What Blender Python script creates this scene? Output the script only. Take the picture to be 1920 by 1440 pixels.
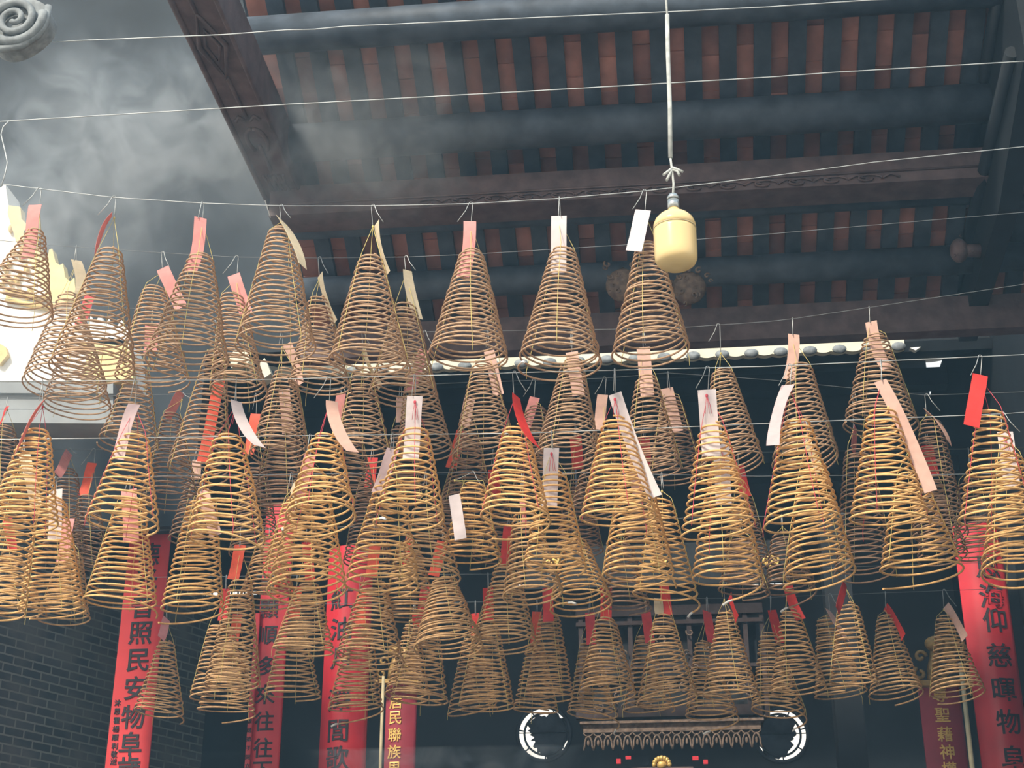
import bpy, math, random
from mathutils import Vector, Matrix, Euler

random.seed(11)
SC = bpy.context.scene
for _o in list(bpy.data.objects):
    bpy.data.objects.remove(_o, do_unlink=True)
COL = SC.collection
R = math.radians

# ------------------------------------------------------------------ camera
CAM = Vector((0.0, 0.0, 1.6))
FPX = 2880.0
cam_data = bpy.data.cameras.new('camera')
cam = bpy.data.objects.new('camera', cam_data)
COL.objects.link(cam)
cam_data.sensor_width = 36.0
cam_data.lens = FPX / 1920.0 * 36.0
cam_data.clip_end = 200
cam.location = CAM
cam.rotation_euler = (R(90 + 24.4), 0, R(6.0))
SC.camera = cam
CROT = Euler((R(90 + 24.4), 0, R(6.0))).to_matrix()
CFWD = CROT @ Vector((0, 0, -1))

# ------------------------------------------------------------------ world, sun, exposure
SC.view_settings.view_transform = 'Standard'
SC.view_settings.look = 'None'
SC.view_settings.gamma = 1.0
SC.view_settings.use_curve_mapping = False
SC.view_settings.exposure = 0.09
world = bpy.data.worlds.new('sky')
SC.world = world
world.use_nodes = True
wn = world.node_tree.nodes
wl = world.node_tree.links
wn.clear()
wo = wn.new('ShaderNodeOutputWorld')
wb = wn.new('ShaderNodeBackground')
wb.inputs['Color'].default_value = (0.66, 0.83, 1.0, 1)
wb.inputs['Strength'].default_value = 1.2
wl.new(wb.outputs[0], wo.inputs[0])
wt = wn.new('ShaderNodeTexCoord'); wx = wn.new('ShaderNodeSeparateXYZ'); wr = wn.new('ShaderNodeValToRGB')
wl.new(wt.outputs['Generated'], wx.inputs[0]); wl.new(wx.outputs['Z'], wr.inputs['Fac']); wl.new(wr.outputs['Color'], wb.inputs['Color'])
wr.color_ramp.elements[0].position = 0.28; wr.color_ramp.elements[0].color = (1.0, 0.96, 0.86, 1)
wr.color_ramp.elements[1].position = 0.62; wr.color_ramp.elements[1].color = (0.62, 0.82, 1.0, 1)
sun_data = bpy.data.lights.new('sun', 'SUN')
sun_data.energy = 5.0
sun_data.angle = R(9)
sun_data.color = (1.0, 0.93, 0.80)
sun = bpy.data.objects.new('sun', sun_data)
COL.objects.link(sun)
SUN_DIR = Vector((0.36, 0.65, -0.655)).normalized()       # the way the sunlight travels
sun.rotation_euler = SUN_DIR.to_track_quat('-Z', 'Y').to_euler()
SC.cycles.volume_bounces = 0
SC.cycles.max_bounces = 6
SC.cycles.volume_step_rate = 1.6
SC.cycles.volume_max_steps = 128

# ------------------------------------------------------------------ helpers
def P(px, py, Y):
    """the point of the building plane y = Y that stands at this place of the view"""
    d = CROT @ Vector(((px - 960) / FPX, (720 - py) / FPX, -1.0))
    return CAM + d * (Y / d.y)

def px_size(p):
    """metres per pixel at a point"""
    return (p - CAM).dot(CFWD) / FPX

def tag(o, label=None, cat=None, group=None, kind=None):
    if label: o['label'] = label
    if cat: o['category'] = cat
    if group: o['group'] = group
    if kind: o['kind'] = kind
    return o

def empty(name, loc):
    o = bpy.data.objects.new(name, None)
    o.empty_display_size = 0.05
    o.location = loc
    COL.objects.link(o)
    return o

class MB:
    def __init__(self):
        self.v = []; self.f = []; self.s = []
    def quad_box(self, c, sx, sy, sz, rot=None, bevel=0):
        b = len(self.v)
        for dz in (-1, 1):
            for dx, dy in ((-1, -1), (1, -1), (1, 1), (-1, 1)):
                w = Vector((dx * sx / 2, dy * sy / 2, dz * sz / 2))
                if rot is not None: w = rot @ w
                self.v.append(Vector(c) + w)
        for q in ((3, 2, 1, 0), (4, 5, 6, 7), (0, 1, 5, 4), (1, 2, 6, 5), (2, 3, 7, 6), (3, 0, 4, 7)):
            self.f.append([b + i for i in q]); self.s.append(False)
    def tube(self, pts, r, n=6, closed=False, cap=True, radii=None):
        pts = [Vector(p) for p in pts]
        m = len(pts); b = len(self.v)
        T0 = (pts[1] - pts[0]).normalized()
        up = Vector((0, 0, 1)) if abs(T0.z) < 0.9 else Vector((0, 1, 0))
        nrm = (up - T0 * up.dot(T0)).normalized()
        for i in range(m):
            if closed: T = pts[(i + 1) % m] - pts[i - 1]
            else: T = pts[min(i + 1, m - 1)] - pts[max(i - 1, 0)]
            if T.length < 1e-9: T = T0
            T = T.normalized(); T0 = T
            nrm = nrm - T * nrm.dot(T)
            if nrm.length < 1e-6: nrm = T.orthogonal()
            nrm.normalize()
            bi = T.cross(nrm)
            rr = radii[i] if radii else r
            for k in range(n):
                a = 2 * math.pi * k / n
                self.v.append(pts[i] + (nrm * math.cos(a) + bi * math.sin(a)) * rr)
        for i in range(m if closed else m - 1):
            j = (i + 1) % m
            for k in range(n):
                k2 = (k + 1) % n
                self.f.append([b + i * n + k, b + i * n + k2, b + j * n + k2, b + j * n + k]); self.s.append(True)
        if cap and not closed:
            self.f.append([b + k for k in reversed(range(n))]); self.s.append(False)
            self.f.append([b + (m - 1) * n + k for k in range(n)]); self.s.append(False)
    def lathe(self, prof, c, n=32, axis=None):
        """prof: list of (radius, z)"""
        b = len(self.v); c = Vector(c)
        for r, z in prof:
            for k in range(n):
                a = 2 * math.pi * k / n
                self.v.append(c + Vector((r * math.cos(a), r * math.sin(a), z)))
        for i in range(len(prof) - 1):
            for k in range(n):
                k2 = (k + 1) % n
                self.f.append([b + i * n + k, b + i * n + k2, b + (i + 1) * n + k2, b + (i + 1) * n + k]); self.s.append(True)
        self.f.append([b + k for k in reversed(range(n))]); self.s.append(False)
        self.f.append([b + (len(prof) - 1) * n + k for k in range(n)]); self.s.append(False)
    def prism(self, outline, depth):
        """outline: world points in a plane of constant y; pushed back by depth along +y"""
        b = len(self.v); n = len(outline)
        for p in outline: self.v.append(Vector(p))
        for p in outline: self.v.append(Vector(p) + Vector((0, depth, 0)))
        self.f.append([b + i for i in range(n)]); self.s.append(False)
        self.f.append([b + n + i for i in reversed(range(n))]); self.s.append(False)
        for i in range(n):
            j = (i + 1) % n
            self.f.append([b + i, b + n + i, b + n + j, b + j]); self.s.append(False)
    def grid(self, rows, smooth=True):
        b = len(self.v); n = len(rows[0])
        for r in rows:
            for p in r: self.v.append(Vector(p))
        for i in range(len(rows) - 1):
            for k in range(n - 1):
                self.f.append([b + i * n + k, b + i * n + k + 1, b + (i + 1) * n + k + 1, b + (i + 1) * n + k]); self.s.append(smooth)
    def ball(self, c, rx, ry, rz, n=10, m=7, rot=None):
        b = len(self.v); c = Vector(c)
        for i in range(m + 1):
            th = math.pi * i / m
            for k in range(n):
                a = 2 * math.pi * k / n
                w = Vector((rx * math.sin(th) * math.cos(a), ry * math.sin(th) * math.sin(a), rz * math.cos(th)))
                if rot is not None: w = rot @ w
                self.v.append(c + w)
        for i in range(m):
            for k in range(n):
                k2 = (k + 1) % n
                self.f.append([b + i * n + k, b + (i + 1) * n + k, b + (i + 1) * n + k2, b + i * n + k2]); self.s.append(True)
    def build(self, name, mat, parent=None, origin=None):
        if origin is None:
            origin = parent.matrix_basis.translation if parent is not None else Vector((0, 0, 0))
        origin = Vector(origin)
        me = bpy.data.meshes.new(name)
        me.from_pydata([tuple(p - origin) for p in self.v], [], self.f)
        me.polygons.foreach_set('use_smooth', self.s)
        me.materials.append(mat)
        me.update()
        o = bpy.data.objects.new(name, me)
        COL.objects.link(o)
        if parent is not None: o.parent = parent
        else: o.location = origin
        return o

# ------------------------------------------------------------------ materials
def mat(name, col, rough=0.7, var=0.25, scale=12.0, metal=0.0, bump=0.0, col2=None, trans=0.0, spec=0.3, island=0.0):
    m = bpy.data.materials.new(name); m.use_nodes = True
    nt = m.node_tree; N = nt.nodes; L = nt.links
    b = N['Principled BSDF']
    b.inputs['Roughness'].default_value = rough
    b.inputs['Metallic'].default_value = metal
    b.inputs['Specular IOR Level'].default_value = spec
    tc = N.new('ShaderNodeTexCoord')
    nz = N.new('ShaderNodeTexNoise'); nz.inputs['Scale'].default_value = scale; nz.inputs['Detail'].default_value = 5
    L.new(tc.outputs['Object'], nz.inputs['Vector'])
    rp = N.new('ShaderNodeValToRGB')
    c2 = col2 or tuple(c * (1 - var) for c in col)
    rp.color_ramp.elements[0].position = 0.35; rp.color_ramp.elements[1].position = 0.65
    rp.color_ramp.elements[0].color = (*c2, 1); rp.color_ramp.elements[1].color = (*col, 1)
    L.new(nz.outputs['Fac'], rp.inputs['Fac'])
    out = rp.outputs['Color']
    if island:
        g = N.new('ShaderNodeNewGeometry')
        mr = N.new('ShaderNodeMapRange')
        mr.inputs['To Min'].default_value = 1 - island; mr.inputs['To Max'].default_value = 1 + island
        L.new(g.outputs['Random Per Island'], mr.inputs['Value'])
        mx = N.new('ShaderNodeVectorMath'); mx.operation = 'SCALE'
        L.new(out, mx.inputs[0]); L.new(mr.outputs[0], mx.inputs['Scale'])
        out = mx.outputs[0]
    L.new(out, b.inputs['Base Color'])
    if bump:
        bp = N.new('ShaderNodeBump'); bp.inputs['Strength'].default_value = bump; bp.inputs['Distance'].default_value = 0.02
        L.new(nz.outputs['Fac'], bp.inputs['Height']); L.new(bp.outputs[0], b.inputs['Normal'])
    if trans:
        tr = N.new('ShaderNodeBsdfTranslucent'); L.new(out, tr.inputs['Color'])
        ms = N.new('ShaderNodeMixShader'); ms.inputs[0].default_value = trans
        L.new(b.outputs[0], ms.inputs[1]); L.new(tr.outputs[0], ms.inputs[2])
        L.new(ms.outputs[0], N['Material Output'].inputs['Surface'])
    return m

M = {}
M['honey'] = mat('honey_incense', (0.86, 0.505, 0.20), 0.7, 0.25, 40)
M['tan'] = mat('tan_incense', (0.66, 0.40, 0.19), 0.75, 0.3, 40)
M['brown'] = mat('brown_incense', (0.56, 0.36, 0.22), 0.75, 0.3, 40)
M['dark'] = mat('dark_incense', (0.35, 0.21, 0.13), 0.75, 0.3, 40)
M['wire'] = mat('galvanised_wire', (0.50, 0.52, 0.52), 0.5, 0.2, 30, metal=0.3)
M['oldwire'] = mat('dull_wire', (0.20, 0.21, 0.22), 0.6, 0.2, 30)
M['hook'] = mat('steel_hook', (0.46, 0.47, 0.46), 0.45, 0.2, 60, metal=0.5)
M['ythread'] = mat('yellow_thread', (0.72, 0.58, 0.20), 0.8, 0.2, 60)
M['rthread'] = mat('red_thread', (0.70, 0.09, 0.12), 0.8, 0.2, 60)
TAGM = {'r': mat('red_paper', (0.80, 0.055, 0.045), 0.6, 0.15, 20, trans=0.3),
        'o': mat('orange_red_paper', (0.90, 0.13, 0.06), 0.6, 0.15, 20, trans=0.3),
        'p': mat('pink_paper', (0.85, 0.36, 0.33), 0.6, 0.12, 20, trans=0.3),
        'w': mat('white_paper', (0.80, 0.70, 0.69), 0.6, 0.08, 20, trans=0.3),
        'k': mat('pale_pink_paper', (0.72, 0.54, 0.54), 0.6, 0.1, 20, trans=0.3),
        'c': mat('cream_paper', (0.82, 0.70, 0.50), 0.6, 0.1, 20, trans=0.3),
        't': mat('peach_paper', (0.80, 0.52, 0.42), 0.6, 0.12, 20, trans=0.3)}
TAGN = {'r': 'red', 'o': 'orange-red', 'p': 'pink', 'w': 'white', 'k': 'pale pink', 'c': 'cream', 't': 'peach'}
M['timber'] = mat('hazed_timber', (0.066, 0.084, 0.110), 0.6, 0.45, 6, bump=0.3)  # bluish smoke haze over the roof is mixed into this colour
M['shade_dark'] = mat('shade_black_timber', (0.012, 0.015, 0.019), 0.7, 0.4, 5)  # shade put into the colour: near-black keeps sun-struck surfaces looking unlit
M['redwood'] = mat('dark_red_timber', (0.135, 0.092, 0.092), 0.6, 0.4, 8, bump=0.4)
M['shade_red'] = mat('shaded_red_timber', (0.045, 0.028, 0.028), 0.6, 0.4, 8, bump=0.4)  # darker copy of the red timber, shade painted in for the screen frame
M['tile'] = mat('terracotta_tile', (0.44, 0.20, 0.155), 0.8, 0.35, 5, bump=0.3, island=0.35)
M['slate'] = mat('dark_plaster', (0.045, 0.055, 0.066), 0.8, 0.35, 1.2)
M['floor'] = mat('stone_floor', (0.22, 0.21, 0.19), 0.8, 0.3, 1.5)
M['plaster'] = mat('pale_plaster', (0.86, 0.80, 0.62), 0.8, 0.25, 3.0, bump=0.4)
M['white_plaster'] = mat('white_plaster', (0.92, 0.90, 0.84), 0.8, 0.12, 4.0, bump=0.2)
M['yellow_plaster'] = mat('yellow_plaster', (0.92, 0.74, 0.36), 0.8, 0.2, 6.0, bump=0.4)
M['ochre'] = mat('ochre_ceramic', (0.80, 0.58, 0.22), 0.45, 0.35, 9.0, bump=0.4)
M['greyboard'] = mat('grey_painted_board', (0.30, 0.32, 0.33), 0.7, 0.25, 3.0)
M['paper_red'] = mat('red_banner_paper', (0.74, 0.055, 0.06), 0.65, 0.12, 4.0)
M['banner'] = mat('red_lacquer', (0.60, 0.030, 0.045), 0.32, 0.3, 2.5, spec=0.5)
M['banner_dark'] = mat('maroon_lacquer', (0.30, 0.03, 0.05), 0.45, 0.25, 4.0)
M['ink'] = mat('black_lettering', (0.03, 0.025, 0.03), 0.6, 0.2, 20)
M['gilt'] = mat('gilt', (0.72, 0.47, 0.14), 0.4, 0.3, 30, metal=0.4)
M['giltdull'] = mat('dull_gilt_carving', (0.36, 0.22, 0.07), 0.5, 0.5, 18, metal=0.25, bump=0.5)
M['bamboo'] = mat('bamboo_pole', (0.52, 0.44, 0.27), 0.6, 0.2, 12)
M['stone'] = mat('grey_carved_stone', (0.28, 0.30, 0.31), 0.7, 0.4, 18, bump=0.3)
M['carve'] = mat('sooty_carving', (0.19, 0.13, 0.095), 0.65, 0.5, 22, bump=0.6)
M['lampbody'] = mat('yellowed_plastic', (0.90, 0.67, 0.33), 0.22, 0.06, 5.0, spec=0.5, trans=0.15)
M['chrome'] = mat('zinc_cap', (0.55, 0.57, 0.56), 0.35, 0.25, 30, metal=0.8)
M['conduit'] = mat('dusty_conduit', (0.55, 0.56, 0.53), 0.7, 0.35, 25)
M['ash'] = mat('white_ash', (0.85, 0.83, 0.8), 0.9, 0.1, 30)
# ------------------------------------------------------------------ the hall roof
RA = math.tan(R(28))
def roof_z(Y): return 8.1 - RA * (Y - 9.0)
def on_roof(px, py, drop=0.0):
    d = CROT @ Vector(((px - 960) / FPX, (720 - py) / FPX, -1.0))
    t = (roof_z(0) - drop - CAM.z) / (d.z + RA * d.y)
    return CAM + d * t
ROOF_Y0, ROOF_Y1 = 8.15, 11.12
SL = Vector((0, 1, -RA)).normalized()            # down the slope
NU = Vector((0, RA, 1)).normalized()             # upward normal
x_ref = on_roof(1268, 130).x
XSP = 0.2385
LB_Z = 7.55                                     # underside of the long carved beam
_d = CROT @ Vector(((508 - 960) / FPX, (720 - 400) / FPX, -1.0))
LB_FAR = CAM + _d * ((LB_Z - CAM.z) / _d.z)
x_min, x_max = LB_FAR.x + 0.08, 2.9
ks = range(int((x_min - x_ref) / XSP), int((x_max - x_ref) / XSP) + 1)
slope_len = (ROOF_Y1 - ROOF_Y0) / SL.y
tm = MB()
for k in ks:
    xc = x_ref + k * XSP
    s = -random.random() * 0.3
    while s < slope_len:
        e = min(s + 0.27, slope_len); s0 = max(s, 0)
        if e - s0 > 0.03:
            p0 = Vector((xc, ROOF_Y0, roof_z(ROOF_Y0))) + SL * ((s0 + e) / 2) + NU * random.uniform(0.0, 0.012)
            rot = Matrix.Rotation(-math.atan(RA) + 0.05, 3, 'X') @ Matrix.Rotation(random.uniform(-.012, .012), 3, 'Z')
            tm.quad_box(p0 + Vector((random.uniform(-.004, .004), 0, 0)), 0.19, (e - s0) + 0.02, 0.014, rot)
        s += 0.27
ceiling = tm.build('ceiling', M['tile'])
tag(ceiling, 'dark roof of terracotta tiles on haze-tinted rafters above the hanging coils', None, None, 'structure')
RROT = Matrix.Rotation(-math.atan(RA), 3, 'X')
for k in ks:
    xc = x_ref + (k + 0.5) * XSP
    b = MB()
    c = Vector((xc, (ROOF_Y0 + ROOF_Y1) / 2, roof_z((ROOF_Y0 + ROOF_Y1) / 2))) - NU * 0.045
    b.quad_box(c, 0.118, slope_len, 0.06, RROT)
    o = b.build('rafter', M['timber'], ceiling)
sh = MB()
c = Vector(((x_min + x_max) / 2, (ROOF_Y0 + ROOF_Y1) / 2, roof_z((ROOF_Y0 + ROOF_Y1) / 2))) + NU * 0.06
sh.quad_box(c, x_max - x_min, slope_len, 0.04, RROT)
sh.build('roof_deck', M['timber'], ceiling)

def beam_label(name, mb, m, label, cat, group=None):
    o = mb.build(name, m)
    tag(o, label, cat, group)
    return o
BEAMG = 'round purlins under the roof'
def purlin(py, dia_px, label):
    p = on_roof(1290, py, 0.13 + dia_px * 0.0019)
    r = dia_px / 2 * px_size(p)
    b = MB(); b.tube([(x_min, p.y, p.z), (-1.2, p.y, p.z + .01), (0.5, p.y, p.z), (x_max, p.y, p.z)], r, 20)
    return beam_label('roof_purlin', b, M['timber'], label, 'beam', BEAMG)
purlin(14, 74, 'round dark purlin crossing at the very top, above the long tile strips')
purlin(226, 74, 'round dark purlin under the lower ends of the long tile strips')
purlin(392, 40, 'round dark purlin tucked behind the carved reddish tie beam')
purlin(512, 56, 'round dark purlin between the two lower rows of tiles')
def squared_beam(py0, py1, depth, label, carved):
    p0 = on_roof(1290, (py0 + py1) / 2, 0.42)
    h = (py1 - py0) * px_size(p0) * 1.02
    o = empty('tie_beam', (0, p0.y, p0.z))
    b = MB(); b.quad_box((0.5 * (x_min + x_max), p0.y + depth / 2, p0.z), x_max - x_min, depth, h)
    b.build('beam_body', M['redwood'], o)
    if carved:
        c = MB(); x = -1.6
        zc = p0.z - h * 0.36
        while x < 1.75:
            pts = [Vector((x + 0.10 * math.cos(a) * (1 - a / 9), p0.y - 0.012, zc + 0.035 * math.sin(a) * (1 - a / 9))) for a in [i * 0.5 for i in range(14)]]
            c.tube(pts, 0.009, 5)
            c.tube([(x + .1, p0.y - .012, zc), (x + .16, p0.y - .012, zc + .03), (x + .22, p0.y - .012, zc)], 0.009, 5)
            x += 0.24
        c.tube([(x_min, p0.y - 0.005, zc + .055), (x_max, p0.y - 0.005, zc + .055)], 0.010, 6)
        c.build('scroll_carving', M['redwood'], o)
    tag(o, label, 'beam', 'squared tie beams')
    return o, p0, h
beam_a, BA, BAh = squared_beam(303, 366, 0.26, 'dark reddish squared beam with a carved scroll border under the tile strips', True)
beam_b, BB, BBh = squared_beam(576, 644, 0.13, 'dark reddish squared beam just above the bright eave tiles', False)

# the dark gable panel closing the roof on the right
xg = P(1858, 300, 9.3).x
gp = MB(); yz = ((8.1, 8.75), (8.1, 7.4), (9.3, 6.98), (11.1, 6.86), (11.1, 7.15))
n0 = len(yz)
for dx in (0, .14):
    for y, z in yz: gp.v.append(Vector((xg + dx, y, z)))
gp.f.append(list(range(n0))); gp.f.append([n0 + i for i in reversed(range(n0))])
for i in range(n0): gp.f.append([i, n0 + i, n0 + (i + 1) % n0, (i + 1) % n0])
gp.s = [False] * len(gp.f)
for y0, y1, z0, z1 in ((8.3, 11.0, 7.55, 7.15), (8.3, 10.2, 8.1, 7.55)):
    gp.tube([(xg - .02, y0, z0), (xg - .02, y1, z1)], .05, 8)
tag(gp.build('trim_4', M['shade_dark']), None, None, None, 'structure')

# the carved beam that runs away from us at upper left
def long_beam():
    z = 7.55
    def at(px, py):
        d = CROT @ Vector(((px - 960) / FPX, (720 - py) / FPX, -1.0)); return CAM + d * ((z - CAM.z) / d.z)
    far_l, far_r = at(508, 400), at(534, 380)
    near = at(325, 0)
    xl, xr = LB_FAR.x, LB_FAR.x + 0.30
    y0, y1 = near.y - 0.8, far_l.y
    xc = (xl + xr) / 2
    o = empty('carved_beam', (xc, y0, z))
    b = MB(); b.quad_box((xc, (y0 + y1) / 2, z + 0.16), xr - xl, y1 - y0, 0.32)
    b.build('beam_body', M['redwood'], o)
    c = MB()
    c.tube([(xl + .015, y0, z), (xl + .015, y1, z)], 0.020, 8)
    c.tube([(xr - .015, y0, z), (xr - .015, y1, z)], 0.014, 8)
    c.build('edge_moulding', M['redwood'], o)
    d = MB()
    L = y1 - y0
    def w(u, v): return Vector((xc + u * (xr - xl) / 2, y0 + v * L, z - 0.006))
    v = 0.06
    for base in (0.38,):
        d.tube([w(-.1, base - .10), w(.55, base), w(-.1, base + .10), w(-.62, base), ], 0.020, 6, closed=True)
        d.tube([w(-.1, base - .05), w(.28, base), w(-.1, base + .05), w(-.36, base)], 0.013, 6, closed=True)
    d.tube([w(-.1, 0.0), w(-.1, .28)], 0.015, 6)
    d.tube([w(-.05, .48), w(0, .62)], 0.014, 6)
    for sgn in (-1, 1):
        d.tube([w(0 + sgn * .5 * math.sin(a) * .9, .66 + .045 * (1 - math.cos(a))) for a in [i * .35 for i in range(8)]], 0.016, 6)
        d.tube([w(sgn * .1, .63), w(sgn * .35, .615), w(sgn * .55, .63)], 0.014, 6)
    d.tube([w(0, .72), w(0, .82)], 0.014, 6)
    for i in range(4):
        d.tube([w(-.5 + i * .25, .84), w(-.1 + i * .25, .95)], 0.012, 5)
        d.tube([w(.5 - i * .25, .84), w(.1 - i * .25, .95)], 0.012, 5)
    d.build('relief_carving', M['redwood'], o)
    tag(o, 'long dark timber beam with diamond relief slanting through the smoke at upper left', 'beam')
long_beam()

# scroll carving at the top left corner
def scroll():
    Y = 6.4
    c = P(28, 38, Y); k = px_size(c)
    o = empty('scroll_bracket', c)
    b = MB()
    out = []
    for i in range(36):
        a = 2 * math.pi * i / 36
        rr = 62 * k * (1 + 0.06 * math.sin(3 * a + 1))
        out.append(c + Vector((rr * math.cos(a), 0.02, rr * math.sin(a))))
    b.prism(out, 0.10)
    b.quad_box(c + Vector((-0.28, 0.07, 0.10)), 0.5, 0.09, 0.22)
    b.build('bracket_body', M['stone'], o)
    s = MB(); pts = []; rad = []
    for i in range(76):
        a = i * 0.2
        rr = (6 + 3.3 * a) * k
        pts.append(c + Vector((rr * math.cos(a - 2.2), -0.005 - 0.01 * (1 - i / 76), rr * math.sin(a - 2.2))))
        rad.append((5.0 + 0.055 * i) * k)
    s.tube(pts, 0.01, 10, radii=rad)
    s.build('spiral_relief', M['stone'], o)
    l = MB()
    l.tube([c + Vector((x * k, 0.01, y * k)) for x, y in ((-60, -48), (-20, -62), (20, -58), (48, -36), (60, -8), (60, 30))], 7 * k, 8)
    l.build('lower_leaf', M['stone'], o)
    tag(o, 'grey carved spiral scroll at the top left corner', 'carving')
scroll()

# ------------------------------------------------------------------ walls and floor
X_L, X_R = -6.6, 3.1
Y_BACK = 16.6
g = MB(); g.quad_box((-1.5, 8, -0.05), 24, 26, 0.1)
tag(g.build('floor', M['floor']), None, None, None, 'structure')
w = MB(); w.quad_box((X_R + .1, 11.0, 4.4), 0.2, 11.6, 8.8)
tag(w.build('wall_right', M['shade_dark']), None, None, None, 'structure')
w = MB(); w.quad_box((X_L - .1, 13.5, 4.3), 0.2, 6.6, 8.6)
tag(w.build('wall_left', M['slate']), None, None, None, 'structure')

sc_r = P(392, 600, 12.6).x
w = MB(); w.quad_box(((X_L - 2.6 + sc_r) / 2, 12.7, 9.25), sc_r - X_L + 2.6, 0.2, 6.3)
sc_q, sc_z = P(575, 600, 12.6).x, P(470, 662, 12.6).z
w.quad_box(((sc_r + sc_q) / 2, 12.7, (sc_z + 12.4) / 2), sc_q - sc_r, 0.2, 12.4 - sc_z)
tag(w.build('wall_screen', M['slate']), None, None, None, 'structure')

# back wall with two round windows and a few slits
def back_wall():
    Y = Y_BACK
    holes = []
    for px, py, r in ((1020, 1376, 49), (1464, 1378, 49)):
        c = P(px, py, Y); holes.append((c.x, c.z, r * px_size(c)))
    slits = []
    for x0, y0, x1, y1 in ((348, 1108, 482, 1117), (958, 1093, 1022, 1101), (1394, 1089, 1482, 1096)):
        a = P(x0, (y0 + y1) / 2, Y); b = P(x1, (y0 + y1) / 2, Y); zc = (a.z + b.z) / 2; hh = (y1 - y0) / 2 * px_size(a)
        slits.append((a.x, b.x, zc - hh, zc + hh))
    rects = [(cx - r * 1.1, cx + r * 1.1, cz - r * 1.1, cz + r * 1.1) for cx, cz, r in holes] + slits
    xs = sorted({X_L, X_R} | {v for q in rects for v in q[:2]})
    zs = sorted({0.0, 9.6} | {v for q in rects for v in q[2:]})
    b = MB()
    for i in range(len(xs) - 1):
        for j in range(len(zs) - 1):
            xm = (xs[i] + xs[i + 1]) / 2; zm = (zs[j] + zs[j + 1]) / 2
            if any(q[0] < xm < q[1] and q[2] < zm < q[3] for q in rects): continue
            b.quad_box((xm, Y + .025, zm), xs[i + 1] - xs[i], 0.05, zs[j + 1] - zs[j])
    for cx, cz, r in holes:
        n = 48; base = len(b.v)
        for yy in (Y, Y + .05):
            for k in range(n):
                a = 2 * math.pi * k / n
                b.v.append(Vector((cx + r * math.cos(a), yy, cz + r * math.sin(a))))
            for k in range(n):
                a = 2 * math.pi * k / n; q = 1.1 * r / max(abs(math.cos(a)), abs(math.sin(a)))
                b.v.append(Vector((cx + q * math.cos(a), yy, cz + q * math.sin(a))))
        for k in range(n):
            k2 = (k + 1) % n
            b.f.append([base + k, base + k2, base + n + k2, base + n + k]); b.s.append(False)
            b.f.append([base + k, base + 2 * n + k, base + 2 * n + k2, base + k2]); b.s.append(False)
            b.f.append([base + 2 * n + k2, base + 2 * n + k, base + 3 * n + k, base + 3 * n + k2]); b.s.append(False)
    tag(b.build('wall_back', M['slate']), None, None, None, 'structure')
    # the fretwork of the round windows
    for idx, (cx, cz, r) in enumerate(holes):
        o = empty('window_%d' % (idx + 1), (cx, Y, cz))
        o['kind'] = 'structure'
        rg = MB()
        rg.tube([(cx + r * 1.02 * math.cos(a), Y - .01, cz + r * 1.02 * math.sin(a)) for a in [2 * math.pi * k / 40 for k in range(40)]], 0.02, 8, closed=True)
        rg.build('window_ring', M['timber'], o)
        f = MB()
        sg = 1 if idx == 0 else -1
        # inner hoop, thin and leaning away from the lit side
        f.tube([(cx + sg * r * .04 + r * 0.80 * math.cos(a), Y + .03, cz + r * 0.02 + r * 0.80 * math.sin(a)) for a in [2 * math.pi * k / 40 for k in range(40)]], 0.013, 6, closed=True)
        out = []
        rnd = random.Random(5 + idx)
        for k in range(48):
            a = 2 * math.pi * k / 48
            lit = max(0.0, -sg * math.cos(a - sg * 0.4)) + 0.5 * max(0.0, math.sin(a)) ** 6
            rr = r * ((0.97 - 0.50 * lit + 0.2 * rnd.random() - 0.08) if lit > .15 else (0.84 + 0.22 * rnd.random()))
            out.append((cx + rr * math.cos(a), Y + .035, cz + rr * math.sin(a)))
        f.prism(out, 0.03)
        f.tube([(cx - r, Y + .02, cz + .06 * r), (cx + r, Y + .02, cz + .06 * r)], 0.006, 6)
        for q in range(7):
            a = 2 * math.pi * (q + .3) / 7
            f.tube([(cx + r * .78 * math.cos(a), Y + .03, cz + r * .78 * math.sin(a)), (cx + r * math.cos(a), Y + .03, cz + r * math.sin(a))], 0.008, 6)
        f.build('fretwork', M['timber'], o)
    for (a, b2, z0, z1) in slits:
        n = max(4, int((b2 - a) / 0.075))
        g2 = MB()
        for k in range(1, n):
            x = a + (b2 - a) * k / n
            g2.quad_box((x, Y + .025, (z0 + z1) / 2), 0.012, 0.03, (z1 - z0))
        o = g2.build('trim_1' if a < -2 else ('trim_2' if a < 0.5 else 'trim_3'), M['timber'])
        o['kind'] = 'structure'
back_wall()
# roof over the far hall
EAVE_Y, EAVE_Z = 13.25, 0
pE = P(1250, 674, EAVE_Y)
EAVE_Z = pE.z
b = MB()
d = Vector((0, 4.0, 1.72)); rot = Matrix.Rotation(math.atan2(1.72, 4.0), 3, 'X')
b.quad_box(Vector(((X_L + X_R) / 2, EAVE_Y + 2.0, EAVE_Z + .86 + 0.02)), X_R - X_L + .4, d.length, 0.10, rot)
b.quad_box(((X_L + X_R) / 2, EAVE_Y + .1, EAVE_Z + .36), X_R - X_L, .06, .60)
tag(b.build('ceiling_far', M['shade_dark']), None, None, None, 'structure')

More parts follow.
